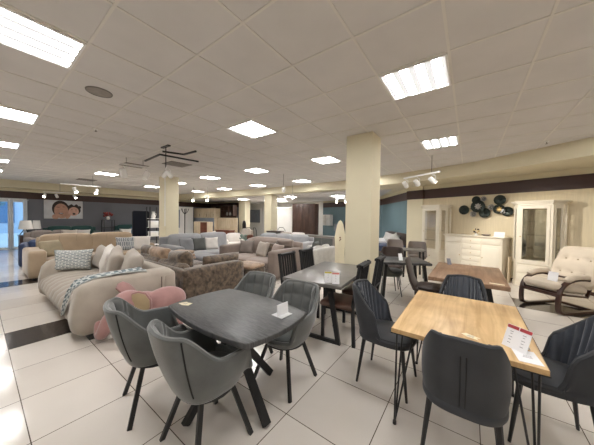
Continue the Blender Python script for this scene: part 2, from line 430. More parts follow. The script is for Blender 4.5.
struct('wall_back', bx((-16.2, 13.5, 0), (-7.8, 13.7, 2.95)), M_white)
struct('wall_back_side', bx((-16.2, 11.2, 0), (-16.0, 13.6, 2.95)), M_cream)
wallseg('wall_teal', (-7.95, 13.6), (-3.5, 12.0), M_teal)
wallseg('wall_teal_side', (-3.55, 12.03), (-1.72, 9.1), M_teal)
# wall behind the cabinets and the pilaster at its end
a, b = wp(0), wp(8.6)
wr = wallseg('wall_right', (a.x, a.y), (b.x, b.y), M_beige)
mt = T(P0, (0, 0, RZW))
g = box(NB(), (-.55, -.05, 0), (.02, .4, 2.2), mtx=mt); o = struct('trim_6', g, M_cream)
struct('band', box(NB(), (-.565, -.065, 2.2), (.035, .4, 2.5), mtx=mt), M_band, o)
struct('upper', box(NB(), (-.55, -.05, 2.5), (.02, .4, 2.64), mtx=mt), M_cream, o)
# rest of the hall behind the camera
struct('wall_east', bx((6.4, -7, 0), (6.6, 5.9, 2.95)), M_cream)
struct('wall_south', bx((-16.2, -6.8, 0), (6.6, -6.6, 2.95)), M_cream)
# pillars
def pillar(name, x0, y0, x1, y1, z=CEIL):
    struct(name, bx((x0, y0, 0), (x1, y1, z + .01), .012, 2), M_cream)
pillar('pillar', -1.76, 3.83, -1.30, 4.27)
pillar('pillar', -9.18, 3.98, -8.68, 4.45)
pillar('pillar', -8.25, 8.5, -7.78, 8.95)
g = NB(); box(g, (-8.72, 3.96, 1.15), (-8.69, 3.985, 2.935)); o = struct('trim_7', g, M_white)

# outside the window
struct('ground_outside', bx((-40, -20, -.12), (-16.2, 12, -.02)), M_pave)
t = thing('building', 'pale blue office block seen through the window', 'building', (-30, 0, -.02))
obj('facade', bx((-1, -18, 0), (0, 14, 9)), M_facade, t)
for k in range(12):
    for z in (.8, 3.6):
        obj('window', bx((-.02, -14 + k * 2.1, z), (.05, -12.8 + k * 2.1, z + 1.7)), M_facwin, t)
for k, (x, y, h, lb) in enumerate([(-22, .35, 3.6, 'blue-green tree outside nearest the right edge of the window'), (-21.5, -1.6, 3.2, 'blue-green tree outside in the middle of the window'), (-24, -.7, 4.4, 'taller blue-green tree outside further from the window')]):
    t = thing('tree', lb, 'tree', (x, y, -.02))
    obj('trunk', tb([(0, 0, 0), (0, 0, h * .5)], [.1, .07]), M_redbrown, t)
    g = NB()
    for q in range(26):
        a = random.random() * 6.3; r = .7 * random.random(); z = h * (.35 + .6 * random.random())
        ellip(g, (r * math.cos(a), r * math.sin(a), z), (.28, .28, .22), (random.random(), random.random(), 0), 8)
    obj('foliage', g, M_tree, t, sharp=180)

# ------------------------------------------------------------------ lights in the ceiling
def ordinal(n): return ['first', 'second', 'third', 'fourth', 'fifth', 'sixth', 'seventh'][n - 1]
t = thing('ceiling_light', '', 'ceiling light', (0, 0, 0), 0, 'recessed ceiling lights')
h = .288
g = NB(); box(g, (-h, -h, -.012), (-h + .02, h, .012)); box(g, (h - .02, -h, -.012), (h, h, .012)); box(g, (-h + .02, -h, -.012), (h - .02, -h + .02, .012)); box(g, (-h + .02, h - .02, -.012), (h - .02, h, .012))
obj('frame', g, M_wmetal, t, smooth=False)
obj('reflector', bx((-h + .02, -h + .02, -.003), (h - .02, h - .02, .006)), E_refl, t, smooth=False)
for k in range(4):
    x = -.201 + k * .134
    obj('tube', bx((x - .036, -h + .022, -.0045), (x + .036, h - .022, -.003)), E_tube, t, smooth=False)
LIGHT0 = t; first = True
rows = [(-.79, 'row above the oak table'), (-4.79, 'row above the slate dining table'), (-8.79, 'row above the light taupe sofa'), (-12.79, 'row above the camel sofa'), (-16.79, 'row in front of the tan pillar'), (-20.79, 'row nearest the grey wall'), (3.21, 'row by the recliner wall')]
for rx, rn in rows:
    n = 0
    ys = [-3.55, .45, 4.45, 8.45, 12.45]
    for yy in ys:
        if (rx, yy) in ((-8.79, 4.45), (-12.79, 4.45), (-20.79, 4.45), (3.21, 12.45), (-.79, 12.45), (-.79, -3.55), (-8.79, -3.55), (-16.79, -3.55)): continue
        x, y = rx * .6, yy * .6
        if x < -12.4 and y < 0: continue
        if yy >= .4 and not (rx == 3.21 or (rx, yy) == (-.79, .45)): 
            n += 1; lb = f'four-tube ceiling light, {ordinal(n)} from the camera in the {rn}'
        else: lb = 'added unseen four-tube ceiling light'  # out-of-view panels on the same grid, added to light the hall
        if first: o = LIGHT0; first = False; o.location = (x, y, CEIL - .004); o['label'] = lb
        else: dup(LIGHT0, lb, (x, y, CEIL - .004), 0)
for k, (x, y) in enumerate([(-11.2, 9.7), (-10.6, 11.3), (-9.95, 11.9), (-7.5, 9.6), (-9.0, 10.6), (-5.2, 10.4), (-3.6, 9.6)]):
    dup(LIGHT0, f'small ceiling light in the lower back ceiling, {ordinal(k + 1)} of that area', (x, y, 2.598), 0)

def spotlight(parent, at, aim, lit=True, s=1.):
    at, aim = V(at), V(aim).normalized()
    q = aim.to_track_quat('Z', 'Y').to_matrix().to_4x4()
    g = NB(); lathe(g, [(.028 * s, -.08 * s), (.047 * s, -.07 * s), (.05 * s, .06 * s), (.045 * s, .085 * s)], 16)
    bmesh.ops.transform(g, matrix=Matrix.Translation(at) @ q, verts=g.verts[:])
    tube(g, [at + V((0, 0, .115 * s)), at + V((.055 * s, 0, .085 * s)), at + V((.058 * s, 0, 0))], .008 * s, 6)
    o = obj('spot_head', g, M_wmetal, parent)
    g = NB(); lathe(g, [(.038 * s, .0855 * s), (.038 * s, .089 * s)], 16)
    bmesh.ops.transform(g, matrix=Matrix.Translation(at) @ q, verts=g.verts[:])
    obj('lens', g, E_spot if lit else M_wmetal, o)
def spot_lamp(parent, at, aim, energy, size=75):
    l = bpy.data.lights.new('spot_lamp', 'SPOT'); l.energy = energy; l.spot_size = math.radians(size); l.spot_blend = .6; l.shadow_soft_size = .04; l.color = (1., .93, .82)
    o = bpy.data.objects.new('spot_lamp', l); COL.objects.link(o); o.parent = parent
    o.location = V(at) + V(aim).normalized() * .13; o.rotation_euler = V(aim).to_track_quat('-Z', 'Y').to_euler()
def track(label, a, b, z, rods, spots, s=1., energy=40):
    a, b = V((*a, z)), V((*b, z))
    t = thing('track_light', label, 'track light', a, 0, 'white ceiling track lights')
    obj('track', tb([V((0, 0, 0)), b - a], 1, 4, sq=(.03, .035)), M_wmetal, t)
    for f in rods:
        p = (b - a) * f
        obj('rod', tb([p, p + V((0, 0, CEIL - z))], .006, 6), M_vent, t)
    for f, aim, lit in spots:
        spotlight(t, (b - a) * f + V((0, 0, -.15 * s)), aim, lit, s)
        if lit: spot_lamp(t, (b - a) * f + V((0, 0, -.15 * s)), aim, energy)
track('white three-spot track light hanging in front of the pilaster', (-1.37, 6.44), (-.54, 5.9), 2.545, [.8], [(.05, (.25, .6, -.6), False), (.4, (.35, .6, -.6), False), (.82, (.62, .45, -.55), True)], 1.05, 70)
track('white track light hanging before the poster, two lit spots', (-10.98, 1.67), (-10.95, 2.72), 2.545, [.8], [(.35, (.4, .2, -.7), True), (.9, (.5, -.3, -.7), True)], 1.15)
track('short white track with two unlit spots left of the tan pillar', (-6.80, 2.07), (-6.74, 2.66), 2.76, [.2, .8], [(.1, (-.5, .3, -.7), False), (.92, (.3, -.5, -.8), False)], 1.4)
track('small far white track light below the poster cornice', (-15.0, 1.75), (-14.6, 2.75), 2.50, [.5], [(.05, (.5, -.3, -.7), True), (.4, (.3, .2, -.7), False), (.95, (.5, .3, -.7), True)], 1.)
track('small white track light by the teal wall at the back', (-5.3, 10.4), (-4.8, 10.6), 2.5, [.5], [(.1, (.3, -.6, -.7), True), (.9, (.2, -.6, -.7), True)], 1.)
for lb, x, y, z, lit in [('single white spot hanging on a rod left of the bulkhead column', -10.2, 6.61, 2.33, True), ('single white unlit spot on a rod beside the bright one', -4.93, 5.96, 2.42, False), ('brightest single white spot near the dark wardrobe', -6.2, 8.1, 2.42, True), ('small single white spot left of the rod spot', -10.9, 6.3, 2.33, True)]:
    t = thing('pendant_spot', lb, 'spotlight', (x, y, z), 0, 'single hanging spots')
    obj('rod', tb([(0, 0, .1), (0, 0, CEIL - z)], .007, 6), M_vent, t)
    spotlight(t, (0, 0, 0), (.55, -.55, -.55), lit, 1.15)

t = thing('pendant_lamp', 'black zigzag linear lamp hanging from the ceiling by the tan pillar', 'pendant lamp', (-5.01, 2.3, 2.70))
obj('ceiling_plate', bx((-.16, -.03, .21), (.14, .03, .236)), M_black, t)
obj('rod', tb([(0, 0, .22), (0, 0, -.2)], .009, 6), M_black, t)
obj('arm', tb([(-.55, -.17, -.03), (.15, -.18, 0), (.24, .57, 0)], 1, 4, sq=(.03, .03)), M_black, t)
obj('arm', tb([(.30, -.20, .03), (.44, .14, .03), (.85, .15, .03)], 1, 4, sq=(.03, .03)), M_black, t)
t = thing('hanging_spot', 'white double spot hanging against the top of the tan pillar', 'spotlight', (-5.01, 2.3, 2.36))
obj('rod', tb([(0, 0, .1), (.03, 0, .16)], .006, 6), M_wmetal, t)
spotlight(t, (-.02, 0, .0), (-.5, -.3, -.75), False, .9); spotlight(t, (.06, .04, .0), (.5, .4, -.75), False, .9)

t = thing('ceiling_speaker', 'round grey speaker grille set in a ceiling tile', 'speaker', (-5.8 * .6, 1.43 * .6, CEIL))
obj('grille', lathe(NB(), [(.105, -.008), (.12, -.006), (.125, .0)], 28), M_speaker, t)
obj('rim', tb([(.118 * math.cos(a * PI / 14), .118 * math.sin(a * PI / 14), -.006) for a in range(28)], .006, 6, closed=True), M_vent, t)
for lb, x, y in [('grey square ceiling vent above the black zigzag lamp', -10.79, 5.45), ('grey square ceiling vent between track pair and far lights', -12.79, 4.45), ('grey square ceiling vent near the poster track light', -20.79, 4.45)]:
    t = thing('ceiling_vent', lb, 'vent', (x * .6, y * .6, CEIL), 0, 'ceiling vents')
    obj('frame', bx((-.28, -.28, -.012), (.28, .28, 0)), M_vent, t)
    for k in range(7): obj('slat', bx((-.25, -.24 + k * .075, -.02), (.25, -.20 + k * .075, -.012)), M_speaker, t, smooth=False)
for lb, x, y in [('small sprinkler head in the ceiling left of the speaker', -5.01, 1.19), ('small sprinkler head in the ceiling above the recliner', 1.08, 6.05)]:
    t = thing('sprinkler', lb, 'sprinkler', (x, y, CEIL))
    obj('plate', lathe(NB(), [(.03, -.012), (.035, 0)], 14), M_wmetal, t); obj('head', lathe(NB(), [(.018, -.045), (.02, -.042), (.006, -.038), (.006, -.01)], 10), M_vent, t)
# ------------------------------------------------------------------ dining chairs
def sg(v, e): return math.copysign(abs(v) ** e, v)
def sm(a, b, x):
    t = max(0., min(1., (x - a) / (b - a))); return t * t * (3 - 2 * t)
def h_tub(ph):
    p = abs(math.degrees(ph))
    return .835 - .185 * sm(38, 88, p) - .175 * sm(112, 134, p)
def h_wing(ph):
    p = abs(math.degrees(ph))
    return .87 - .01 * sm(0, 25, p) - .20 * max(0, min(1, (p - 37) / 44)) - .225 * sm(80, 90, p)
def shell(h, A, B, p, lean, th, quilt, flare=.06, s1=.97, taper=((.45, .375), (.78, .385), (.90, .405), (.955, .435))):
    """the bowl of an upholstered chair (faces +Y): outer shell, inner lining and the rim line"""
    n = 192
    def P(ph, s, z):
        e = 2 / p
        x = A * s * sg(math.sin(ph), e); y = -B * s * sg(math.cos(ph), e)
        y -= lean * max(0, z - .46) * max(0, math.cos(ph)); return V((x, y, z))
    outer = NB(); inner = NB(); rim = []
    rows = []
    K = 9
    phs = [2 * PI * i / n for i in range(n)]
    wrap = lambda a: a - 2 * PI if a > PI else a
    for s, z in taper: rows.append([outer.verts.new(P(wrap(a), s, z)) for a in phs])
    for k in range(K + 1):
        f = k / K; r = []
        for a in phs:
            a = wrap(a); z = .46 + f * (h(a) - .46); bulge = .03 * math.sin(f * PI)
            r.append(outer.verts.new(P(a, s1 + (.97 + flare - s1) * f ** .8 + bulge, z)))
        rows.append(r)
    for a, b in zip(rows, rows[1:]):
        for i in range(n): outer.faces.new((a[i], a[(i + 1) % n], b[(i + 1) % n], b[i]))
    outer.faces.new(rows[0][::-1])
    irows = []; K2 = 30
    for k in range(K2 + 1):
        f = 1 - k / K2; r = []
        for a in phs:
            a = wrap(a); H = h(a); z = .45 + f * (H - .45); bulge = .03 * math.sin(f * PI)
            d = th / A + quilt(a, z, H) / A
            r.append(inner.verts.new(P(a, s1 + (.97 + flare - s1) * f ** .8 + bulge - d, z)))
        irows.append(r)
    for a, b in zip(irows, irows[1:]):
        for i in range(n): inner.faces.new((a[i], a[(i + 1) % n], b[(i + 1) % n], b[i]))
    for a in phs:
        a = wrap(a); rim.append(P(a, .97 + flare - th / A / 2, h(a)))
    rim = rim[::2]
    return outer, inner, rim, P
def seat_pad(A, B, p, z0, z1, s=.86):
    g = NB(); n = 48; rows = []
    for sc_, z in ((.96, z0), (1., z0 + .02), (1., z1 - .025), (.96, z1 - .006), (.86, z1 + .004), (.5, z1 + .012), (.12, z1 + .014)):
        rows.append([g.verts.new((A * s * sc_ * sg(math.sin(2 * PI * i / n), 2 / p), -B * s * sc_ * sg(math.cos(2 * PI * i / n), 2 / p), z)) for i in range(n)])
    for a, b in zip(rows, rows[1:]):
        for i in range(n): g.faces.new((a[i], a[(i + 1) % n], b[(i + 1) % n], b[i]))
    g.faces.new(rows[0][::-1]); g.faces.new(rows[-1]); return g
def make_chair(name, kind):
    t = thing(name, '', 'chair')
    if kind == 'tub':
        A, B, p, th = .255, .268, 2.8, .034
        def q(a, z, H):
            d = abs(math.degrees(a))
            if d > 62 or z < .5: return .004
            return .021 * sm(58, 50, d) * (abs(math.sin(PI * a / .42)) ** .35) * (abs(math.sin(PI * (z - .475) / .12)) ** .35)
        o_, i_, rim, P = shell(h_tub, A, B, p, .17, th, q, .08, .86, ((.40, .372), (.62, .378), (.74, .395), (.81, .425)))
        mo, mi, ms = M_vel_g, M_vel_g, M_vel_gi
    else:
        A, B, p, th = .222, .250, 3.0, .03
        def q(a, z, H):
            d = abs(math.degrees(a))
            if d > 82 or z < .47: return .003
            return .020 * abs(math.sin(PI * a / .20)) ** .6
        o_, i_, rim, P = shell(h_wing, A, B, p, .20, th, q, flare=.03)
        mo, mi, ms = M_vel_d, M_vel_di, M_vel_d
    obj('shell', o_, mo, t, sharp=60); obj('inner_back', i_, mi, t, sharp=75)
    obj('piping', tb(rim, th / 2 * 1.05, 8, closed=True), mo, t)
    obj('seat', seat_pad(A, B, p, .405, .475, .80 if kind == 'tub' else .985), ms, t)
    g = NB()
    if kind == 'tub':
        for sgn in (-1, 1):
            a = sgn * .72
            tb_ = tb([P(a, .86 + .19 * f ** .8 + .03 * math.sin(f * PI) + .004, .46 + f * (h_tub(a) - .46)) for f in [k / 10 for k in range(11)]], .0045, 6)
            obj('seam', tb_, M_seam, t)
    else:
        for dx in (-.014, .014):
            tb_ = tb([P(dx, .97 + .03 * f ** .8 + .03 * math.sin(f * PI) + .005, .46 + f * (h_wing(0) - .46)) for f in [.03 + .085 * k for k in range(10)]], .0025, 6)
            obj('seam', tb_, M_seam, t)
    if kind == 'tub':
        obj('seat_frame', lathe(NB(), [(.17, .362), (.18, .365), (.18, .380)], 20), M_black, t)
        for x in (-1, 1):
            for y in (-1, 1):
                obj('leg', tb([(x * .11, y * .11, .372), (x * .215, y * .205, .0)], 1, 4, sq=(.030, .020)), M_black, t)
    else:
        for x in (-1, 1):
            for y in (-1, 1):
                obj('leg', tb([(x * .165, y * .165, .40), (x * .205, y * .215, .0)], [.018, .010], 8), M_black, t)
    return t
def place(src, items, group, base):
    for k, (lb, x, y, deg) in enumerate(items):
        if k == 0: src.location = (x, y, 0); src.rotation_euler = (0, 0, math.radians(deg)); src['label'] = lb; src['group'] = group
        else: dup(src, lb, (x, y, 0), math.radians(deg), group)
tub = make_chair('tub_chair', 'tub')
place(tub, [('grey velvet tub chair nearest the viewer, its back to us at the slate table', -1.42, .93, -2),
            ('grey velvet tub chair at the slate table beside the pink elephant', -2.06, .88, -14),
            ('grey quilted tub chair behind the slate table, next to the folded white card', -1.37, 1.71, 181),
            ('grey quilted tub chair behind the slate table, farthest from the card', -1.95, 1.73, 183)], 'grey velvet chairs at the slate table', 0)
wing = make_chair('upholstered_chair', 'wing')
place(wing, [('charcoal velvet chair with its plain back to us at the oak table', -.015, 1.835, 1),
             ('charcoal chair with pleated wing back at the oak table, on the stone table side', -.60, 2.29, -90),
             ('charcoal velvet chair with pleated back at the oak table, under the red price card', .46, 2.36, 92),
             ('slate blue pleated chair at the far end of the oak table, before the walnut table', -.05, 2.98, 178)], 'charcoal chairs at the oak table', 0)

# slatted black wooden chairs with brown seats round the long stone table (face +Y)
def make_slat():
    t = thing('wooden_chair', '', 'chair')
    for x in (-1, 1):
        obj('leg', tb([(x * .19, .19, 0), (x * .19, .19, .42)], 1, 4, sq=(.034, .034)), M_blackm, t)
        obj('leg', tb([(x * .19, -.21, 0), (x * .19, -.19, .44), (x * .19, -.27, .98)], 1, 4, sq=(.036, .036)), M_blackm, t)
    obj('seat', soft((-.22, -.19, .415), (.22, .23, .485), .03, .012, 4), M_brownlth, t)
    obj('top_rail', tb([(-.19, -.265, .955), (.19, -.265, .955)], 1, 4, sq=(.075, .03)), M_blackm, t)
    obj('lower_rail', tb([(-.19, -.205, .56), (.19, -.205, .56)], 1, 4, sq=(.04, .025)), M_blackm, t)
    for k in range(5):
        x = -.12 + .06 * k
        obj('slat', tb([(x, -.207, .56), (x, -.262, .94)], 1, 4, sq=(.028, .014)), M_blackm, t)
    return t
slat = make_slat()
place(slat, [('black slat-back chair with brown seat at the stone table, closest to the slate table', -2.0, 2.86, -86),
             ('black slat-back chair at the stone table, beside the silver grey sofa', -2.02, 3.42, -86),
             ('black slat-back chair with brown seat between the stone table and the charcoal wing chair', -1.29, 2.78, 95),
             ('black slat-back chair at the stone table close to the cream pillar', -1.27, 3.36, 95)], 'slat-back chairs at the stone table', 0)

# ------------------------------------------------------------------ tables
def barrel(hx, hy, bx_, by_, n=14):
    pts = []
    for k in range(n): u = -1 + 2 * k / n; pts.append((u * hx, -hy - by_ * (1 - u * u)))
    for k in range(n): u = -1 + 2 * k / n; pts.append((hx + bx_ * (1 - u * u), u * hy))
    for k in range(n): u = 1 - 2 * k / n; pts.append((u * hx, hy + by_ * (1 - u * u)))
    for k in range(n): u = 1 - 2 * k / n; pts.append((-hx - bx_ * (1 - u * u), u * hy))
    return pts
t = thing('dining_table', 'dark slate dining table with bowed edges and black spider legs', 'table', (-1.555, 1.275, 0), math.radians(-1))
obj('tabletop', prism(NB(), barrel(.50, .315, .05, .055), .712, .75, .006), M_slate, t, sharp=50)
obj('mounting_plate', bx((-.14, -.14, .66), (.14, .14, .711), .004), M_black, t)
for a in (-5, 86, 172, 262):
    a = math.radians(a); d = V((math.cos(a), math.sin(a), 0)); L = .41 if abs(d.x) > .5 else .40
    obj('leg', tb([d * .04 + V((0, 0, .665)), d * .10 + V((0, 0, .40)), d * L + V((0, 0, .012))], 1, 4, sq=(.058, .035)), M_black, t)
t = thing('dining_table', 'rectangular oak dining table on black hairpin legs', 'table', (-.04, 2.27, 0), 0)
obj('tabletop', bx((-.385, -.55, .722), (.385, .55, .75), .003), M_oak, t)
obj('edge_band', box(box(NB(), (-.387, -.552, .7225), (.387, .552, .7495)), (-.38, -.54, .715), (.38, .54, .722)), M_oakedge, t, smooth=False)
for sx in (-1, 1):
    for sy in (-1, 1):
        x, y = sx * .375, sy * .45
        g = NB(); ft = (x, y, .012)
        tube(g, [(x - sx * .015, y + sy * .05, .715), (x, y + sy * .005, .03), ft, (x - sx * .004, y - sy * .005, .03), (x - sx * .02, y - sy * .13, .715)], .0065, 8)
        tube(g, [ft, (x - sx * .004, y, .03), (x - sx * .12, y + sy * .05, .715)], .0065, 8)
        box(g, (x - .02 - (.13 if sx > 0 else 0), y - .02 - (.13 if sy > 0 else .07), .709), (x + .02 + (.13 if sx < 0 else 0), y + .02 + (.07 if sy > 0 else .13), .7155))
        lg = obj('leg', g, M_black, t)
        obj('foot', tb([(x, y, 0), (x, y, .022)], .013, 10), M_black, lg)
def slab_table(label, loc, rz, hx, hy, m, z=.75, th=.04, legs='trap'):
    t = thing('dining_table', label, 'table', loc, rz)
    obj('tabletop', bx((-hx, -hy, z - th), (hx, hy, z), .004), m, t)
    if legs == 'trap':
        for sy in (-1, 1):
            y = sy * (hy - .16)
            g = tb([(-hx + .20, y, z - th - .001), (-hx + .08, y, .02), (hx - .08, y, .02), (hx - .20, y, z - th - .001)], 1, 4, sq=(.035, .075), closed=True)
            obj('leg', g, M_black, t)
    else:
        for sx in (-1, 1):
            for sy in (-1, 1):
                obj('leg', tb([(sx * (hx - .10), sy * (hy - .10), z - th), (sx * (hx - .03), sy * (hy - .03), 0)], 1, 4, sq=(.05, .05)), M_black, t)
    return t
slab_table('long grey stone-topped dining table before the cream pillar', (-1.60, 3.02, 0), math.radians(6), .39, .66, M_stone)
slab_table('brown walnut dining table before the white sideboard', (-.02, 4.27, 0), 0, .415, .68, M_walnut, th=.05)
slab_table('small grey stone dining table right of the cream pillar', (-1.03, 4.74, 0), math.radians(28), .42, .34, M_slate, legs='four')

# brown cantilever chair at the walnut table, faces +Y
t = thing('upholstered_chair', 'brown velvet curved chair between the small stone table and the walnut table', 'chair', (-.47, 4.22, 0), math.radians(-86))
prof = [(.24, .455), (.10, .435), (-.10, .43), (-.20, .46), (-.25, .56), (-.29, .72), (-.33, .88), (-.35, .885), (-.325, .72), (-.285, .55), (-.23, .42), (-.10, .385), (.10, .39), (.24, .41)]
obj('shell', prism(NB(), prof, -.23, .23, .012, YZ), M_brownvel, t)
obj('seat', soft((-.2, -.17, .43), (.2, .22, .485), .025, .012, 4), M_brownvel, t)
for x in (-1, 1):
    for y in (-1, 1): obj('leg', tb([(x * .15, y * .15, .40), (x * .2, y * .2, 0)], [.016, .01], 8), M_black, t)

# small taupe chairs round and behind the small stone table
def small_chair(label, x, y, rz, m):
    t = thing('upholstered_chair', label, 'chair', (x, y, 0), rz, 'chairs near the teal wall')
    o_, i_, rim, P = shell(lambda a: .84 - .37 * sm(50, 95, abs(math.degrees(a))), .25, .25, 2.8, .15, .035, lambda a, z, H: .004)
    obj('shell', o_, m, t, sharp=60); obj('inner_back', i_, m, t, sharp=60); obj('piping', tb(rim, .0185, 8, closed=True), m, t)
    obj('seat', seat_pad(.25, .25, 2.8, .41, .48), m, t)
    for sx in (-1, 1):
        for sy in (-1, 1): obj('leg', tb([(sx * .14, sy * .14, .39), (sx * .2, sy * .2, 0)], [.013, .008], 6), M_black, t)
    return t
small_chair('dark taupe chair directly behind the small grey stone table', -1.42, 5.55, math.radians(185), M_brownvel)
small_chair('dark chair tucked in by the pillar side of the small stone table', -1.30, 4.95, math.radians(-60), M_dgrey)
small_chair('grey taupe chair near the teal wall, farther from the pilaster', -1.85, 7.75, math.radians(200), M_cushgrey)
small_chair('grey taupe chair near the teal wall, beside the pilaster', -1.2, 7.5, math.radians(190), M_cushgrey)
t = thing('dining_table', 'far grey table in front of the taupe chairs by the pilaster', 'table', (-1.22, 6.9, 0), math.radians(20))
obj('tabletop', bx((-.28, -.25, .68), (.28, .25, .72), .004), M_stone, t)
for sx in (-1, 1):
    for sy in (-1, 1): obj('leg', tb([(sx * .22, sy * .2, .68), (sx * .24, sy * .22, 0)], 1, 4, sq=(.04, .04)), M_black, t)

# ------------------------------------------------------------------ price cards
def ink(bm, x0, x1, y, z, hh=.004): box(bm, (x0, y - .0004, z), (x1, y, z + hh))
def stand_card(label, loc, rz, w, h, lean, cols):
    """card leaning back on a strut, facing -Y"""
    t = thing('price_card', label, 'price card', loc, rz, 'price cards on the tables')
    sh = math.sin(lean); mt = T((0, 0, .001), (-lean, 0, 0))
    obj('card', box(NB(), (-w / 2, 0, 0), (w / 2, .0025, h), mtx=mt), M_paper, t, smooth=False)
    if cols:
        g = NB()
        for c in cols: box(g, (c[0] * w / 2, -.0008, h * .84), (c[1] * w / 2, 0, h * .985), mtx=mt)
        obj('header', g, cols[0][2], t, smooth=False)
        g = NB()
        for c in cols:
            xm = (c[0] + c[1]) * w / 4
            for k, (z, L) in enumerate(((.70, .28), (.60, .18), (.46, .3), (.34, .22), (.2, .25))):
                box(g, (xm - L * w / 4, -.0007, h * z), (xm + L * w / 4, 0, h * (z + .022)), mtx=mt)
        obj('print', g, M_ink, t, smooth=False)
    b = V((0, h * sh, 0))
    obj('strut', prism(NB(), [(.003 + h * sh * .7, h * .7 * math.cos(lean)), (.003 + h * sh * .7, h * .7 * math.cos(lean) - .012), (.02 + h * sh + .02, 0), (.012 + h * sh + .02, 0)], -w * .25, w * .25, 0, YZ), M_paper, t, smooth=False)
    return t
stand_card('price card with two red headers standing on the oak table edge', (.225, 1.875, .75), math.radians(-38), .125, .135, math.radians(24), [(-.98, -.04, M_red), (.04, .98, M_red)])
stand_card('price card with yellow header standing on the long stone table', (-1.33, 2.45, .75), math.radians(28), .085, .13, math.radians(15), [(-.95, .95, M_yellow)])
stand_card('price card with pink header standing on the long stone table', (-1.235, 2.46, .75), math.radians(28), .085, .13, math.radians(15), [(-.95, .95, M_pinkp)])
t = thing('price_card', 'folded white card standing open at the corner of the slate table', 'price card', (-1.17, 1.42, .75), math.radians(86), 'price cards on the tables')
obj('card', prism(NB(), [(-.008, 0), (.0, .09), (.003, .09), (-.004, .0)], -.06, .06, 0, YZ), M_paper, t, smooth=False)
obj('base_flap', bx((-.062, -.05, .0), (.062, .06, .002)), M_canvas, t, smooth=False)
def flat_card(label, pts, loc, rz, m, lines=True):
    t = thing('price_tag', label, 'price tag', loc, rz, 'paper tags lying on the tables')
    obj('paper', prism(NB(), pts, .0005, .0025), m, t, smooth=False)
    if lines:
        g = NB()
        for k in range(3): box(g, (-.02 + .004 * k, -.016 + .012 * k, .0025), (.022, -.013 + .012 * k, .003))
        obj('print', g, M_ink, t, smooth=False)
flat_card('small cream paper tag on the left end of the slate table', [(-.06, -.025), (.0, -.04), (.06, -.025), (.05, .03), (0, .022), (-.02, .034)], (-1.985, 1.08, .75), .2, M_paperc)
flat_card('small cream paper tag in the middle of the oak table', [(-.05, .0), (-.01, -.022), (.05, -.024), (.032, -.002), (.052, .012), (-.03, .03)], (.02, 1.91, .75), -.25, M_paperc)
flat_card('white sheet lying beside the red price card on the oak table', [(-.05, -.075), (.05, -.075), (.05, .075), (-.05, .075)], (.275, 1.82, .75), .12, M_paper)
flat_card('cream tag on the near edge of the walnut table', [(-.07, -.02), (.07, -.02), (.07, .02), (-.07, .02)], (.28, 3.68, .75), -.1, M_paperc, False)
t = thing('price_card', 'small grey card standing at the far end of the walnut table', 'price card', (-.27, 4.78, .75), .5)
obj('card', prism(NB(), [(-.03, 0), (.02, .10), (.024, .10), (-.025, 0)], -.03, .03, 0, YZ), M_ink, t, smooth=False)
obj('foot', bx((-.03, -.03, 0), (.03, .03, .003)), M_ink, t, smooth=False)
t = thing('price_card', 'small white card on the small grey stone table', 'price card', (-1.02, 4.66, .75), .6)
obj('card', prism(NB(), [(-.03, 0), (.03, .12), (.034, .12), (-.025, 0)], -.035, .035, 0, YZ), M_paper, t, smooth=False)
obj('foot', bx((-.03, -.03, 0), (.03, .03, .003)), M_paper, t, smooth=False)
# ------------------------------------------------------------------ light taupe ribbed sofa (front)
t = thing('sofa', 'large light taupe sofa with deep ribbed seat and cushions', 'sofa', (-4.98, .74, 0))
x0, x1 = -1.18, 1.10
prof = [(.95, .08), (.12, .08), (.02, .12), (-.045, .20), (-.06, .28), (-.03, .36), (.05, .42), (.16, .45), (.35, .46), (.6, .46), (.8, .455), (.95, .455)]
g = NB(); nx = 170; rings = []
for i in range(nx + 1):
    x = x0 + (x1 - x0) * i / nx; rib = .030 * abs(math.sin(PI * (x - x0) / .197)) ** .6
    ring = []
    for k, (y, z) in enumerate(prof):
        fr = 1. if 2 <= k <= 8 else (.6 if k > 8 else 0)
        ny = -1 if 2 <= k <= 5 else (-.5 if k == 6 else 0); nz = 1 if k >= 7 else (.6 if k == 6 else (.2 if k == 5 else 0))
        ring.append(g.verts.new((x, y + ny * rib * fr, z + nz * rib * fr * .7)))
    rings.append(ring)
for a, b in zip(rings, rings[1:]):
    for k in range(len(prof) - 1): g.faces.new((a[k], a[k + 1], b[k + 1], b[k]))
g.faces.new(rings[0]); g.faces.new(rings[-1][::-1])
obj('seat', g, M_taupe, t, sharp=70)
armp = [(.03, .07), (-.03, .12), (-.05, .24), (-.035, .40), (.0, .53), (.06, .61), (.18, .66), (.6, .675), (1.0, .67), (1.08, .62), (1.11, .4), (1.10, .08)]
def arm_mesh(xa, xb):
    g = NB(); n = 10; rings = []
    for i in range(n + 1):
        u = -1 + 2 * i / n; x = (xa + xb) / 2 + (xb - xa) / 2 * u; s = 1 - .05 * abs(u) ** 5; cy, cz = .54, .34
        k2 = .045 * (1 - abs(u) ** 4)
        rings.append([g.verts.new((x, cy + (y - cy) * s - (k2 if y < .3 else 0), max(.06, cz + (z - cz) * s + (k2 if z > .5 else 0)))) for y, z in armp])
    m_ = len(armp)
    for a, b in zip(rings, rings[1:]):
        for k in range(m_): g.faces.new((a[k], a[(k + 1) % m_], b[(k + 1) % m_], b[k]))
    g.faces.new(rings[0][::-1]); g.faces.new(rings[-1]); return g
obj('arm', arm_mesh(1.02, 1.34), M_taupe, t, sharp=70); obj('arm', arm_mesh(-1.31, -1.05), M_taupe, t, sharp=70)
obj('backrest', soft((-1.24, .86, .07), (1.335, 1.115, .70), .09, .02, 6), M_taupe, t, sharp=70)
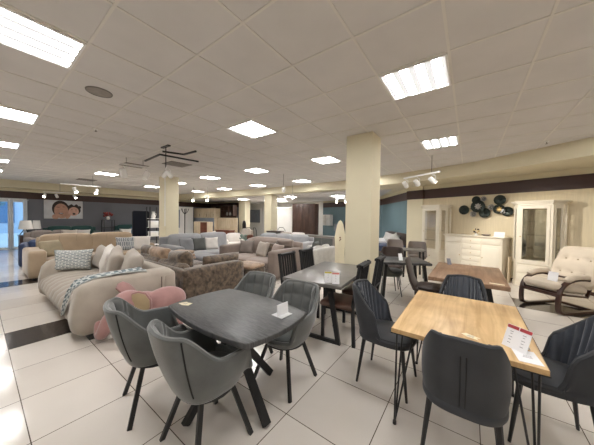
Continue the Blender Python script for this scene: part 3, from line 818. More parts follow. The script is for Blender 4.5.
g = NB(); tube(g, [(1.343, .875, .10), (1.345, .875, .3), (1.343, .875, .62)], .006, 6); obj('seam', g, M_rosed, t)
for x in (-1.2, 1.2):
    for y in (.12, 1.02): obj('foot', bx((x - .11, y - .06, 0), (x + .11, y + .06, .075), .006), M_black, t)
def cushion(label, loc, rot, w, h, th, m, group, name='cushion', cat='cushion', corner=.1):
    o = obj(name, pillow(w, h, th, corner=corner), m, None, loc, rot, sharp=180); tag(o, label, cat, group); return o
G1 = 'cushions on the light taupe sofa'
R = math.radians
cushion('teal and grey patterned cushion leaning on the left arm of the taupe sofa', (-5.94, 1.05, .475), (R(-14), 0, R(56)), .60, .40, .17, M_pat, G1)
cushion('taupe cushion leftmost of the row on the taupe sofa', (-5.80, 1.42, .462), (R(-14), R(4), R(4)), .54, .46, .20, M_taupe_l, G1)
cushion('off-white cushion second in the row on the taupe sofa', (-5.32, 1.36, .462), (R(-14), R(14), R(-14)), .54, .50, .19, M_offwhite, G1)
cushion('light taupe cushion in the middle of the row on the taupe sofa', (-4.86, 1.33, .462), (R(-14), R(14), R(-16)), .54, .52, .19, M_taupe_l, G1)
cushion('beige cushion at the right end of the row on the taupe sofa', (-4.28, 1.38, .462), (R(-14), R(8), R(-8)), .54, .52, .20, M_taupe_l, G1)
# throw over the right arm
path = [(.88, -.105, .26), (.93, -.085, .42), (.97, -.06, .56), (1.03, .0, .665), (1.08, .12, .725), (1.13, .35, .742), (1.15, .52, .745), (1.16, .70, .742)]
g = NB(); uv = g.loops.layers.uv.new('UVMap'); rows = []
for k, p in enumerate(path):
    p = V(p); d = V(path[min(k + 1, len(path) - 1)]) - V(path[max(k - 1, 0)]); d.normalize()
    w = .24 + .02 * math.sin(k * 2.1); side = V((.93, .0, -.05)) if k > 2 else V((.75, .30 * 0, .30))
    up_ = side.cross(d).normalized(); up_ = up_ if up_.z > 0 else -up_
    rows.append([p + side * (w * (f - .5)) + up_ * (.012 * math.sin(f * 9 + k)) for f in (0, .25, .5, .75, 1)])
vt = [[g.verts.new(v) for v in r] for r in rows]; vb = [[g.verts.new(v + V((0, .006, -.014))) for v in r] for r in rows]
K = len(rows)
for S, s in ((vt, 1), (vb, -1)):
    for i in range(K - 1):
        for j in range(4):
            q = [(i, j), (i, j + 1), (i + 1, j + 1), (i + 1, j)]
            f = g.faces.new([S[a][b] for a, b in (q if s > 0 else q[::-1])])
            for l, (a, b) in zip(f.loops, (q if s > 0 else q[::-1])): l[uv].uv = (a / K * 1.2, b / 4 * .45)
for i in range(K - 1):
    for j in (0, 4): g.faces.new((vt[i][j], vt[i + 1][j], vb[i + 1][j], vb[i][j]))
for i in (0, K - 1):
    for j in range(4): g.faces.new((vt[i][j], vt[i][j + 1], vb[i][j + 1], vb[i][j]))
o = obj('throw_blanket', g, M_pat2, None, (-4.98, .74, 0), sharp=180)
tag(o, 'teal and grey patterned throw draped over the arm of the taupe sofa', 'blanket')

# ------------------------------------------------------------------ pink elephant
t = thing('plush_elephant', 'pink plush elephant with beige-lined ears standing by the taupe sofa', 'plush toy', (-3.36, 1.10, 0), R(-4))
g = NB()
ellip(g, (.03, .42, .37), (.165, .27, .185)); ellip(g, (0, 0, .44), (.155, .165, .155)); ellip(g, (0, .17, .40), (.13, .18, .14))
for x, y in ((-.09, .24), (.11, .24), (-.08, .55), (.12, .55)): merge(g, tb([(x, y, .012), (x, y, .06), (x, y, .33)], [.062, .066, .075], 14))
tr = [(0, -.09, .40), (-.03, -.17, .29), (-.06, -.21, .19), (-.10, -.23, .11), (-.16, -.24, .085), (-.225, -.24, .12), (-.245, -.235, .19)]
def cr(pts, n=5):
    pts = [V(p) for p in pts]; out = []
    for i in range(len(pts) - 1):
        a, b, c, d = pts[max(i - 1, 0)], pts[i], pts[i + 1], pts[min(i + 2, len(pts) - 1)]
        for k in range(n):
            u = k / n; out.append(.5 * ((2 * b) + (c - a) * u + (2 * a - 5 * b + 4 * c - d) * u * u + (3 * b - a - 3 * c + d) * u ** 3))
    out.append(pts[-1]); return out
pts = cr(tr); merge(g, tube(bmesh.new(), pts, [.085 - .04 * (i / (len(pts) - 1)) for i in range(len(pts))], 14))
ellip(g, tr[-1], (.045, .045, .035))
bd = obj('body', g, M_pink, t, sharp=180)
md = bd.modifiers.new('remesh', 'REMESH'); md.mode = 'VOXEL'; md.voxel_size = .014; md.use_smooth_shade = True
md = bd.modifiers.new('smooth', 'SMOOTH'); md.iterations = 6; md.factor = .5
eo = [(.0, .12), (.08, .13), (.16, .09), (.20, .0), (.19, -.10), (.14, -.18), (.07, -.20), (.02, -.12), (-.01, .02)]
for sx, loc, rt_ in ((1, (.125, .02, .47), (.12, .10, -.62)), (-1, (-.10, -.02, .53), (.5, -.55, .75))):
    e = obj('ear', prism(NB(), eo, -.012, .012, .008, YZ), M_pink, t, loc, rt_, sharp=60)
    g = NB(); prism(g, [(a * .86 + .008, b * .86) for a, b in eo], .0125 if sx > 0 else -.018, .018 if sx > 0 else -.0125, .002, YZ)
    obj('lining', g, M_earin, e, sharp=60)
for x in (-.07, .07): obj('eye', ellip(NB(), (x, -.135, .48), (.013, .009, .015), seg=12), M_black, t)

# ------------------------------------------------------------------ generic sofas (front faces local -Y, origin at the front centre on the floor)
def sofa(label, loc, rz, W, D, m, seat_h=.43, back_h=.85, arm_h=.62, aw=.2, bt=.24, ns=2, nb=2, arms=(1, 1), mc=None, marm=None, group=None, name='sofa', cat='sofa', legs=M_black, puff=.025, base=.09, quilt=0, inset=0.):
    t = thing(name, label, cat, loc, rz, group); mc = mc or m; marm = marm or m
    xa = -W / 2 + (aw if arms[0] else 0); xb = W / 2 - (aw if arms[1] else 0)
    obj('base', soft((-W / 2 + .01, .02, base), (W / 2 - .01, D - .02, seat_h - .15), .03, .0, 3), m, t, sharp=60)
    for k in range(ns):
        a = xa + (xb - xa) * k / ns; b = xa + (xb - xa) * (k + 1) / ns
        obj('seat_cushion', soft((a + .004, -.02, seat_h - .165), (b - .004, D - bt - .02, seat_h), .05, puff, 5), mc, t, sharp=60)
    obj('back_frame', soft((-W / 2 + .015 + inset, D - .13, base), (W / 2 - .015 - inset, D, back_h - .05), .05, .0, 4), m, t, sharp=60)
    for k in range(nb):
        a = xa + (xb - xa) * k / nb; b = xa + (xb - xa) * (k + 1) / nb
        bmx = soft((a + .004, D - bt - .03, seat_h - .03), (b - .004, D - .09, back_h), .07, puff, 5)
        for v in bmx.verts: v.co.y += (v.co.z - seat_h) * .12 * (1 if v.co.y < D - .15 else .0)
        o = obj('back_cushion', bmx, mc, t, sharp=60)
        if quilt:
            g = NB()
            for q in range(1, quilt):
                x = a + (b - a) * q / quilt; obj('seam', tb([(x, D - bt - .035, seat_h + .02), (x, D - bt + .005, back_h - .02)], .005, 5), M_olive, o)
    for s, f in ((-1, arms[0]), (1, arms[1])):
        if f:
            x = s * (W / 2 - aw / 2); obj('arm', soft((x - aw / 2, 0, base - .02), (x + aw / 2, D - .02, arm_h), .05, .015, 5), marm, t, sharp=60)
    for x in (-W / 2 + .1, W / 2 - .1):
        for y in (.1, D - .1): obj('foot', bx((x - .03, y - .03, 0), (x + .03, y + .03, base + .01), .004), legs, t)
    return t
# camel sofa, faces +X
t = sofa('long camel sofa with seamed back, behind the taupe sofa', (-8.0, 2.03, 0), R(90), 2.66, 1.25, M_camel, .46, .97, .66, .30, .30, 2, 2, (1, 1), base=.05, quilt=3, inset=.22)
G2 = 'cushions on the camel sofa'
cushion('round olive cushion against the left arm of the camel sofa', (-8.45, 1.18, .47), (R(-25), 0, R(120)), .48, .42, .18, M_olive, G2, corner=.0)
cushion('grey striped cushion at the right end of the camel sofa', (-8.20, 2.62, .47), (R(-15), 0, R(72)), .48, .42, .14, M_stripe, G2)
cushion('white box cushion at the right end of the camel sofa', (-8.10, 2.98, .47), (R(-12), 0, R(60)), .5, .42, .14, M_offwhite, G2, corner=.02)

# brown crushed velvet sofa, back to back with the taupe one (faces +Y)
t = sofa('brown crushed velvet sofa with rolled cushions behind the taupe sofa', (-4.98, 3.30, 0), R(180), 2.45, 1.28, M_fur, .42, .66, .61, .24, .26, 2, 2, (1, 1), base=.05)
G3 = 'cushions on the brown velvet sofa'
cushion('plump brown crushed velvet cushion nearest the elephant', (-4.42, 2.33, .46), (R(-6), R(4), R(176)), .72, .40, .30, M_fur, G3, corner=.04)
cushion('pale brown fur cushion next to the plump brown one', (-5.25, 2.34, .46), (R(-8), 0, R(182)), .70, .40, .28, M_tan, G3, corner=.04)
cushion('brown fur cushion at the far left of the brown sofa', (-5.82, 2.36, .46), (R(-8), 0, R(184)), .5, .40, .26, M_fur, G3, corner=.04)
cushion('long brown bolster lying inside the right arm of the brown sofa', (-4.12, 2.98, .435), (R(10), 0, R(88)), .85, .32, .28, M_fur, G3, name='bolster', corner=.02)
t = thing('blanket_stack', 'stack of folded tan blankets on the brown sofa', 'blankets', (-5.65, 3.0, .445), R(20))
for k in range(3): obj('blanket', soft((-.24, -.19, .002 + k * .075), (.24 - .02 * k, .19, .075 + k * .075), .03, .012, 4, .004), M_tan, t, sharp=70)
t = thing('ottoman', 'low brown patchwork ottoman at the end of the brown sofa', 'ottoman', (-4.1, 3.72, 0), R(5))
obj('body', soft((-.3, -.26, .04), (.3, .26, .36), .04, .015, 4), M_fur, t, sharp=60); obj('cushion_top', soft((-.3, -.26, .362), (.3, .26, .45), .04, .02, 4), M_tan, t, sharp=60)
for x in (-.24, .24):
    for y in (-.2, .2): obj('foot', bx((x - .025, y - .025, 0), (x + .025, y + .025, .05)), M_black, t)

# grey sofa by the tan pillar, faces +X with a chaise
t = sofa('mid grey sofa with chaise and three cushions, beside the tan pillar', (-6.40, 4.38, 0), R(90), 2.3, 1.12, M_mgrey, .44, .94, .66, .24, .26, 1, 2, (1, 0), mc=M_lgrey, base=.06)
obj('chaise', soft((-.90, -.90, .07), (-.28, .0, .43), .05, .02, 5), M_mgrey, t, sharp=60)
G4 = 'cushions on the mid grey sofa'
cushion('mid grey cushion against the arm of the grey sofa', (-6.85, 3.78, .45), (R(-20), 0, R(70)), .46, .42, .16, M_mgrey, G4)
cushion('dark olive grey cushion in the middle on the grey sofa', (-6.75, 4.12, .45), (R(-18), 0, R(80)), .44, .42, .16, M_dgrey, G4)
cushion('pale cushion rightmost on the grey sofa', (-6.68, 4.50, .45), (R(-20), 0, R(70)), .46, .42, .16, M_offwhite, G4)
# white armchair with plant
t = sofa('white armchair beside the grey sofa', (-7.85, 6.45, 0), R(60), .9, .85, M_offwhite, .42, .78, .55, .14, .2, 1, 1, (1, 1), name='armchair', cat='armchair', base=.08)
t = thing('side_table', 'small side table holding the grey-green plant', 'side table', (-6.95, 6.05, 0))
obj('tabletop', lathe(NB(), [(.19, .50), (.2, .51), (.2, .525)], 20), M_wenge, t); obj('stem', lathe(NB(), [(.02, .02), (.02, .5)], 10), M_black, t); obj('base', lathe(NB(), [(.15, 0), (.15, .015), (.02, .03)], 18), M_black, t)
t = thing('potted_plant', 'small grey-green potted plant behind the rose sofa', 'plant', (-6.95, 6.05, .525))
obj('pot', lathe(NB(), [(.05, 0), (.07, .10), (.062, .10), (.05, .03)], 14), M_ceramic, t)
g = NB()
for k in range(26):
    a = k * 2.4; r = .05 + .09 * random.random(); z = .12 + .2 * random.random()
    ellip(g, (r * math.cos(a), r * math.sin(a), z), (.05, .018, .03), (0, -.6, a), 8)
obj('foliage', g, M_leaf, t, sharp=180)

# rose-taupe sectional (front faces -Y)
t = sofa('rose taupe sectional sofa with pale cushions, behind the quilted tub chairs', (-4.72, 4.13, 0), 0, 2.15, 1.2, M_rose, .43, .90, .70, .26, .28, 2, 1, (1, 1), marm=M_rosed, base=.06) 
G5 = 'cushions on the rose taupe sofa'
cushion('grey taupe cushion in the left corner of the rose sofa', (-5.32, 4.72, .44), (R(-18), 0, R(25)), .46, .40, .16, M_cushgrey, G5)
cushion('pale pink cushion in the middle of the rose sofa', (-4.62, 4.62, .44), (R(-20), 0, R(-14)), .50, .42, .16, M_taupe_l, G5)
cushion('small dark patterned cushion behind the pale pink one', (-4.42, 4.78, .44), (R(-20), 0, R(10)), .40, .40, .12, M_fur, G5)
cushion('pinkish cushion against the right arm of the rose sofa', (-4.10, 4.62, .44), (R(-22), 0, R(-20)), .5, .40, .17, M_rose, G5)
cushion('taupe bolster on top of the right back of the rose sofa', (-4.12, 5.04, .70), (R(-5), 0, 0), .55, .2, .2, M_rosed, G5, name='bolster', corner=.02)
# silver grey sofa seen from its back (faces -X)
t = sofa('silver grey sofa with its back to the slat-back chairs', (-4.35, 6.05, 0), R(-90), 1.3, .98, M_silver, .42, .70, .60, .2, .22, 2, 2, (1, 1), base=.06)
# light grey sofa further back
t = sofa('light grey three-seat sofa behind the rose sofa', (-6.2, 6.85, 0), R(4), 2.75, .95, M_lgrey, .43, .82, .6, .2, .26, 3, 3, (1, 1), base=.08)
cushion('dark cushion on the silver grey sofa, beside the cream board', (-3.98, 6.35, .43), (R(-15), 0, R(-80)), .40, .36, .15, M_dgrey, None)
# ------------------------------------------------------------------ cabinets on the right wall
def wthing(name, label, cat, s, d, z=0., group=None): return thing(name, label, cat, wp(s, d, z), RZW, group)
def vitrine(label, s, w=.68, back=None, ch=.13, D=.42, H=1.96):
    """glazed display cabinet with chamfered sides; local x along the wall, -y into the room; origin at the back left"""
    t = wthing('display_cabinet', label, 'cabinet', s, .03, 0, 'ivory display cabinets')
    d2 = .20
    def outline(e): return [(-ch - e, 0), (-ch - e, -d2 - e * .4), (-e * .4, -D - e), (w + e * .4, -D - e), (w + ch + e, -d2 - e * .4), (w + ch + e, 0)]
    obj('plinth', prism(NB(), outline(.0), 0, .09, .004), M_ivory, t, smooth=False)
    obj('lower_body', prism(NB(), outline(-.012), .09, .53, .004), M_ivory, t, smooth=False)
    for k in range(2):
        z = .11 + k * .205
        dr = obj('drawer', bx((.03, -D - .006, z), (w - .03, -D + .03, z + .19), .008), M_ivory, t)
        obj('knob', lathe(NB(), [(.008, 0), (.016, .012), (.014, .022)], 12), M_gold, dr, (w / 2, -D - .006, z + .095), (PI / 2, 0, 0))
    obj('shelf_board', prism(NB(), outline(.006), .53, .555, .004), M_ivory, t, smooth=False)
    obj('back_panel', bx((-ch + .01, -.018, .555), (w + ch - .01, -.004, H - .10)), back or M_mirror, t, smooth=False)
    g = NB()
    z0, z1 = .555, H - .1
    for x, y in ((-ch + .02, -.02), (-ch + .02, -d2 + .01), (.012, -D + .022), (w - .012, -D + .022), (w + ch - .02, -d2 + .01), (w + ch - .02, -.02)): box(g, (x - .02, y - .018, z0), (x + .02, y + .018, z1))
    obj('corner_post', g, M_ivory, t, smooth=False)
    df = NB(); fx = .055
    box(df, (.035, -D - .004, z0 + .005), (.035 + fx, -D + .018, z1 - .005), .003); box(df, (w - .035 - fx, -D - .004, z0 + .005), (w - .035, -D + .018, z1 - .005), .003)
    box(df, (.035 + fx, -D - .004, z0 + .005), (w - .035 - fx, -D + .018, z0 + .07), .003); box(df, (.035 + fx, -D - .004, z1 - .075), (w - .035 - fx, -D + .018, z1 - .005), .003)
    dr = obj('door', df, M_ivory, t, smooth=False)
    obj('door_glass', bx((.035 + fx, -D + .004, z0 + .07), (w - .035 - fx, -D + .008, z1 - .075)), M_glass, dr, smooth=False)
    obj('knob', lathe(NB(), [(.007, 0), (.014, .012), (.012, .022)], 12), M_gold, dr, (.062, -D - .004, 1.15), (PI / 2, 0, 0))
    for xa, ya, xb, yb in ((.0, -D + .02, -ch + .01, -d2), (w, -D + .02, w + ch - .01, -d2)):
        a, b = V((xa, ya, 0)), V((xb, yb, 0)); d = b - a; L = d.length; mt = T(a, (0, 0, math.atan2(d.y, d.x)))
        g = NB()
        box(g, (.02, -.01, z0), (.06, .01, z1), mtx=mt); box(g, (L - .06, -.01, z0), (L - .02, .01, z1), mtx=mt); box(g, (.06, -.01, z0), (L - .06, .01, z0 + .06), mtx=mt); box(g, (.06, -.01, z1 - .07), (L - .06, .01, z1), mtx=mt)
        p = obj('side_panel', g, M_ivory, t, smooth=False)
        obj('side_glass', box(NB(), (.06, -.002, z0 + .06), (L - .06, .002, z1 - .07), mtx=mt), M_glass, p, smooth=False)
    for k in range(3):
        z = .87 + k * .31
        obj('glass_shelf', prism(NB(), [(-ch + .03, -.02), (-ch + .03, -d2 + .02), (.02, -D + .04), (w - .02, -D + .04), (w + ch - .03, -d2 + .02), (w + ch - .03, -.02)], z, z + .007), M_glass, t, smooth=False)
    cn = NB(); prism(cn, outline(-.005), H - .1, H - .06, .004); prism(cn, outline(.03), H - .06, H - .03, .008); prism(cn, outline(.055), H - .03, H, .006)
    obj('cornice', cn, M_ivory, t, smooth=False)
    return t
vitrine('ivory glass display cabinet next to the pilaster, left of the sideboard', .27, .52, M_beige)
vitrine('ivory glass display cabinet behind the recliner, right of the sideboard', 2.57, .57)
t = wthing('sideboard', 'white sideboard with drawers between two doors, below the metal wall art', 'sideboard', .96, .03)
W, D = 1.37, .45
obj('body', bx((.02, -D + .02, .07), (W - .02, 0, 1.06), .004), M_ivory, t, smooth=False)
obj('plinth', bx((.0, -D, 0), (W, 0, .07), .006), M_ivory, t, smooth=False)
obj('worktop', box(box(NB(), (-.025, -D - .03, 1.075), (W + .025, 0, 1.10), .006), (-.005, -D - .005, 1.06), (W + .005, 0, 1.075), .003), M_ivory, t, smooth=False)
for k, (xa, xb) in enumerate(((.05, .45), (.92, 1.32))):
    obj('drawer', bx((xa, -D + .005, .89), (xb, -D + .04, 1.04), .008), M_ivory, t)
    d = obj('door', bx((xa, -D + .005, .10), (xb, -D + .04, .875), .008), M_ivory, t)
    obj('panel', bx((xa + .06, -D - .001, .16), (xb - .06, -D + .02, .815), .008), M_ivory, d)
    obj('knob', lathe(NB(), [(.007, 0), (.014, .012), (.012, .022)], 12), M_gold, d, (xb - .03 if k == 0 else xa + .03, -D + .005, .55), (PI / 2, 0, 0))
for k in range(6):
    z = .10 + k * .157
    d = obj('drawer', bx((.465, -D + .003, z), (.905, -D + .04, z + .145), .010), M_ivory, t)
    obj('knob', lathe(NB(), [(.006, 0), (.012, .010), (.010, .020)], 10), M_gold, d, (.685, -D + .003, z + .075), (PI / 2, 0, 0))
t = wthing('cardboard_panel', 'narrow tan board standing in the gap between sideboard and cabinet', 'board', 2.40, .30)
obj('board', bx((-.012, -.06, 0), (.012, .06, .62), .003), M_beigewood, t); obj('edge', bx((-.015, -.062, .62), (.015, .062, .635)), M_beigewood, t)
# metal disc wall art
t = wthing('wall_art', 'cluster of dark and silver metal discs hung on the wall above the sideboard', 'wall art', 1.70, .0, 0)
rod = NB()
for s, z, r, k, dd in [(1.28, 1.80, .165, 0, .05), (1.63, 1.89, .21, 3, .08), (1.57, 2.07, .13, 0, .04), (1.75, 2.09, .085, 1, .06), (1.78, 1.71, .165, 0, .05), (1.52, 1.68, .10, 1, .07), (1.93, 1.86, .095, 1, .06), (2.10, 2.04, .16, 0, .05), (2.10, 1.80, .155, 2, .085), (2.26, 1.74, .15, 0, .04)]:
    r *= .81
    g = lathe(NB(), [(r * .15, -.012), (r * .5, -.004), (r * .8, .006), (r, .03), (r * 1.0, .034), (r * .8, .013), (r * .45, .004), (.01, .0)], 28)
    for v in g.verts:
        a = math.atan2(v.co.y, v.co.x); rr = math.hypot(v.co.x, v.co.y)
        v.co.z += .006 * math.cos(a * 14) * rr / r
    o = obj('disc', g, M_disca if k == 1 else M_discd, t, (s - 1.70, -dd, z), (PI / 2, 0, 0), sharp=60)
    g = NB()
    if k in (3, 2, 0):
        R1 = {3: .085, 2: .07, 0: .03}[k]
        for q in range(8):
            a = q * PI / 4; ellip(g, (R1 * .6 * math.cos(a), R1 * .6 * math.sin(a), .02), (R1 * .45, R1 * .22, .012), (0, .3, a), 10)
        ellip(g, (0, 0, .025), (R1 * .3, R1 * .3, .015), seg=10)
        obj('flower', g, M_disca if k == 3 else (M_gold if k == 2 else M_discd), o)
    else:
        for q in range(10):
            a = q * PI / 5; ellip(g, (r * .5 * math.cos(a), r * .5 * math.sin(a), .012), (r * .3, r * .08, .008), (0, 0, a), 8)
        obj('flower', g, M_discd, o)
    tube(rod, [(s - 1.70, -dd, z), (s - 1.70, -.002, z)], .008, 6)
tube(rod, [(-.42, -.012, 1.80), (-.07, -.012, 1.89), (.23, -.012, 1.86), (.40, -.012, 1.80), (.56, -.012, 1.74)], .006, 6); tube(rod, [(.40, -.012, 1.80), (.40, -.012, 2.04)], .006, 6); tube(rod, [(-.07, -.012, 1.89), (-.13, -.012, 2.07), (.05, -.012, 2.09)], .006, 6)
obj('rod', rod, M_discd, t)
tg = obj('price_tag', bx((.43, -.098, 1.70), (.52, -.094, 1.80)), M_paper, t, smooth=False); tg['label'] = 'small white tag'
t = wthing('figurine', 'small dark flower-shaped figurine on a white base on the sideboard', 'figurine', 1.68, .28, 1.10)
obj('base', lathe(NB(), [(.045, 0), (.05, .02), (.02, .035), (.018, .07)], 16), M_ceramic, t)
for q in range(7):
    a = q * 2 * PI / 7; obj('petal', ellip(NB(), (.055 * math.cos(a), .02 * math.sin(a * 2), .12 + .05 * math.sin(a)), (.028, .016, .024), (0, .4, a), 10), M_wenge if q % 3 else M_gold, t)
o = obj('sign_card', prism(NB(), [(-.02, 0), (.02, .12), (.025, .12), (-.014, 0)], -.11, .11, 0, YZ), M_paper, None, wp(2.17, .25, 1.10), (0, 0, RZW), smooth=False); tag(o, 'white card standing on the right end of the sideboard', 'sign')
o = obj('dish', lathe(NB(), [(.05, 0), (.09, .02), (.10, .045), (.09, .04), (.04, .012)], 20), M_cushgrey, None, wp(1.90, .27, 1.10), sharp=60); tag(o, 'small grey dish on the sideboard between figurine and card', 'dish')

# ------------------------------------------------------------------ recliner (faces local +Y)
t = thing('recliner', 'cream tufted recliner with bent dark wooden frame before the display cabinet', 'armchair', (1.22, 5.93, 0), R(136))
hw = .265
side = cr([(-.52, .022), (-.30, .022), (.20, .022), (.30, .03), (.345, .075), (.36, .16), (.345, .30), (.30, .42), (.20, .51), (.05, .555), (-.12, .56), (-.28, .54)], 5) if False else None
def cr2(p2, n=5): return [(v.x, v.y) for v in cr([(a, b, 0) for a, b in p2], n)]
loop = cr2([(-.50, .022), (-.25, .022), (.18, .022), (.29, .035), (.335, .085), (.345, .18), (.335, .31), (.295, .42), (.20, .505), (.06, .55), (-.10, .56), (-.26, .545)])
for s in (-1, 1):
    sf = obj('side_frame', tb([(s * hw, y, z) for y, z in loop], 1, 4, sq=(.06, .036)), M_wenge, t, sharp=50)
    pad = NB(); pp = [(y, z + .03) for y, z in loop if z > .50]
    tube(pad, [(s * hw, y, z + .014) for y, z in pp], [.030] + [.047] * (len(pp) - 2) + [.03], 10)
    obj('arm_pad', pad, M_cushrecl, sf)
obj('cross_rail', tb([(-hw, .325, .315), (hw, .325, .315)], 1, 4, sq=(.045, .05)), M_wenge, t)
obj('cross_rail', tb([(-hw - .06, .30, .35), (hw + .02, .30, .35)], 1, 4, sq=(.03, .03)), M_wenge, t)
obj('cross_rail', tb([(-hw, -.45, .022), (hw, -.45, .022)], 1, 4, sq=(.05, .036)), M_wenge, t)
obj('cross_rail', tb([(-hw, -.16, .545), (hw, -.16, .545)], 1, 4, sq=(.03, .03)), M_wenge, t)
for s in (-1, 1): obj('seat_rail', tb([(s * .23, .34, .335), (s * .23, -.30, .25), (s * .22, -.52, .64)], 1, 4, sq=(.04, .03)), M_wenge, t)
b = soft((-.245, -.30, 0), (.245, .38, .13), .05, .03, 6)
bmesh.ops.transform(b, matrix=T((0, 0, .335), (R(9), 0, 0)), verts=b.verts[:]); obj('seat_cushion', b, M_cushrecl, t, sharp=70)
def tufted(w, h, th):
    b = soft((-w / 2, -th / 2, 0), (w / 2, th / 2, h), .055, .03, 9)
    for v in b.verts:
        if v.co.y > 0:
            for z in (h * .30, h * .66):
                for x in (-w * .27, 0, w * .27):
                    d = math.hypot(v.co.x - x, v.co.z - z); v.co.y -= .045 * math.exp(-(d / .045) ** 2)
                v.co.y -= .014 * math.exp(-((v.co.z - z) / .03) ** 2)
    return b
b = tufted(.60, .72, .15); bmesh.ops.transform(b, matrix=T((0, -.30, .40), (R(30), 0, 0)), verts=b.verts[:]); bk = obj('back_cushion', b, M_cushrecl, t, sharp=75)
g = NB()
for z in (.72 * .30, .72 * .66):
    for x in (-.6 * .27, 0, .6 * .27): ellip(g, (x, .062, z), (.013, .008, .013), seg=8)
bmesh.ops.transform(g, matrix=T((0, -.30, .40), (R(30), 0, 0)), verts=g.verts[:]); obj('button', g, M_olive, bk)
o = obj('price_card', prism(NB(), [(-.04, 0), (-.075, .17), (-.072, .17), (-.037, 0)], -.065, .065, 0, YZ), M_paper, None, (1.10, 5.62, .50), (0, 0, R(140)), smooth=False)
tag(o, 'white price card propped on the seat of the cream recliner', 'price card', 'price cards on the tables')

# ------------------------------------------------------------------ far left: window corner, poster, green sofas
t = thing('wall_picture', 'canvas picture of a laughing man and child on the grey wall', 'picture', (X_L + .03, 2.57, 1.32))
obj('canvas', bx((-.015, -.68, 0), (.012, .68, .88), .004), M_canvas, t)
def ov(bm, cy, cz, ry, rz_, dx, rot=0., n=26):
    """flat printed shape lying on the canvas"""
    pts = [(ry * math.cos(2 * PI * k / n), rz_ * math.sin(2 * PI * k / n)) for k in range(n)]
    pts = [(a * math.cos(rot) - b * math.sin(rot) + cy, a * math.sin(rot) + b * math.cos(rot) + cz) for a, b in pts]
    prism(bm, pts, .0122, .0122 + dx, 0, YZ)
p = NB(); ov(p, -.12, .47, .30, .40, .001, .1); ov(p, .36, .42, .24, .24, .001, 0); 
for k in range(7): ov(p, .2 + .06 * k, .60 + .05 * math.sin(k * 2), .06, .07, .0012)
obj('printed_hair', p, M_hair, t, smooth=False)
p = NB(); ov(p, -.10, .37, .25, .36, .002, .1); ov(p, .14, .18, .09, .19, .0022, -.3); ov(p, -.3, .1, .12, .12, .0018)
obj('printed_face', p, M_skin, t, smooth=False)
p = NB(); ov(p, .34, .36, .19, .22, .003, -.1); ov(p, .2, .3, .06, .09, .0032)
obj('printed_face', p, M_skinl, t, smooth=False)
p = NB()
for cy, cz, a, b in ((-.2, .55, .05, .012), (-.02, .57, .05, .012), (.27, .44, .035, .010), (.42, .44, .035, .010), (-.11, .25, .08, .035), (.35, .24, .055, .05)): ov(p, cy, cz, a, b, .0042)
obj('printed_features', p, M_hair, t, smooth=False)
p = NB(); ov(p, -.11, .262, .06, .012, .0048); obj('printed_teeth', p, M_paper, t, smooth=False)
sofa('dark green velvet sofa under the poster', (-14.55, 2.72, 0), R(90), 1.9, 1.0, M_darkteal, .45, .97, .72, .16, .24, 2, 2, (1, 1), base=.07)
cushion('small white cushion on the green sofa under the poster', (-14.95, 3.05, .47), (R(-20), 0, R(75)), .55, .36, .14, M_offwhite, 'cushions on the green sofas')
sofa('dark green velvet armchair sofa between the wire shelf and the dark mirror', (-14.5, 5.0, 0), R(90), 1.25, 1.0, M_darkteal, .45, 1.0, .72, .16, .24, 1, 1, (1, 1), base=.07)
cushion('white cushion on the green armchair by the wire shelf', (-14.75, 4.72, .47), (R(-20), 0, R(70)), .55, .36, .14, M_offwhite, 'cushions on the green sofas')
cushion('blue cushion on the green armchair by the dark mirror', (-14.7, 5.22, .47), (R(-20), 0, R(80)), .50, .46, .15, M_blue, 'cushions on the green sofas')
t = thing('wire_shelf', 'black wire shelf unit carrying the vase of red flowers', 'shelf', (-15.3, 4.12, 0))
for x in (-.2, .2):
    for y in (-.22, .22): obj('post', tb([(x, y, 0), (x, y, 1.27)], 1, 4, sq=(.025, .025)), M_black, t)
for z in (.15, .5, .88, 1.26): obj('shelf', bx((-.2, -.22, z), (.2, .22, z + .018)), M_black, t, smooth=False)
t = thing('vase', 'white vase of dark red flowers on the black wire shelf', 'vase', (-15.3, 4.12, 1.278))
obj('vase_body', lathe(NB(), [(.05, 0), (.085, .08), (.06, .15), (.05, .18)], 16), M_ceramic, t)
g = NB()
for k in range(18): ellip(g, (.02 + .13 * random.uniform(-1, 1), .16 * random.uniform(-1, 1), .27 + .09 * random.uniform(-1, 1)), (.055, .055, .05), seg=8)
obj('blossoms', g, M_redflower, t, sharp=180)
g = NB()
for k in range(5): tube(g, [(0, 0, .1), (.05 * math.sin(k * 1.3), .08 * math.cos(k * 1.3), .27)], .006, 5)
obj('stems', g, M_leaf, t)
t = thing('floor_mirror', 'tall dark mirror with rounded corners before the grey wall', 'mirror', (-12.5, 4.62, 0), R(0))
def rrect(hw, h0, h1, r, n=6):
    pts = []
    for cx, cz, a0 in ((hw - r, h0 + r, -90), (hw - r, h1 - r, 0), (-hw + r, h1 - r, 90), (-hw + r, h0 + r, 180)):
        for k in range(n + 1): a = R(a0 + 90 * k / n); pts.append((cx + r * math.cos(a), cz + r * math.sin(a)))
    return pts
obj('frame', prism(NB(), rrect(.36, .04, 1.75, .09), -.02, .0, .004, YZ), M_black, t); obj('glass', prism(NB(), rrect(.335, .065, 1.725, .075), 0.0, .004, 0, YZ), M_dkmirror, t, smooth=False)
for y in (-.25, .25): obj('foot', bx((-.2, y - .02, 0), (.15, y + .02, .05)), M_black, t)
t = thing('shelf_unit', 'white and black open shelf unit beside the dark mirror', 'shelf', (-11.2, 4.62, 0))
for y in (-.2, .2):
    for x in (-.16, .16): obj('post', tb([(x, y, 0), (x, y, 1.9)], 1, 4, sq=(.03, .03)), M_black, t)
for z in (.25, .62, 1.0, 1.38): obj('shelf', bx((-.16, -.2, z), (.16, .2, z + .02)), M_wmetal, t, smooth=False)
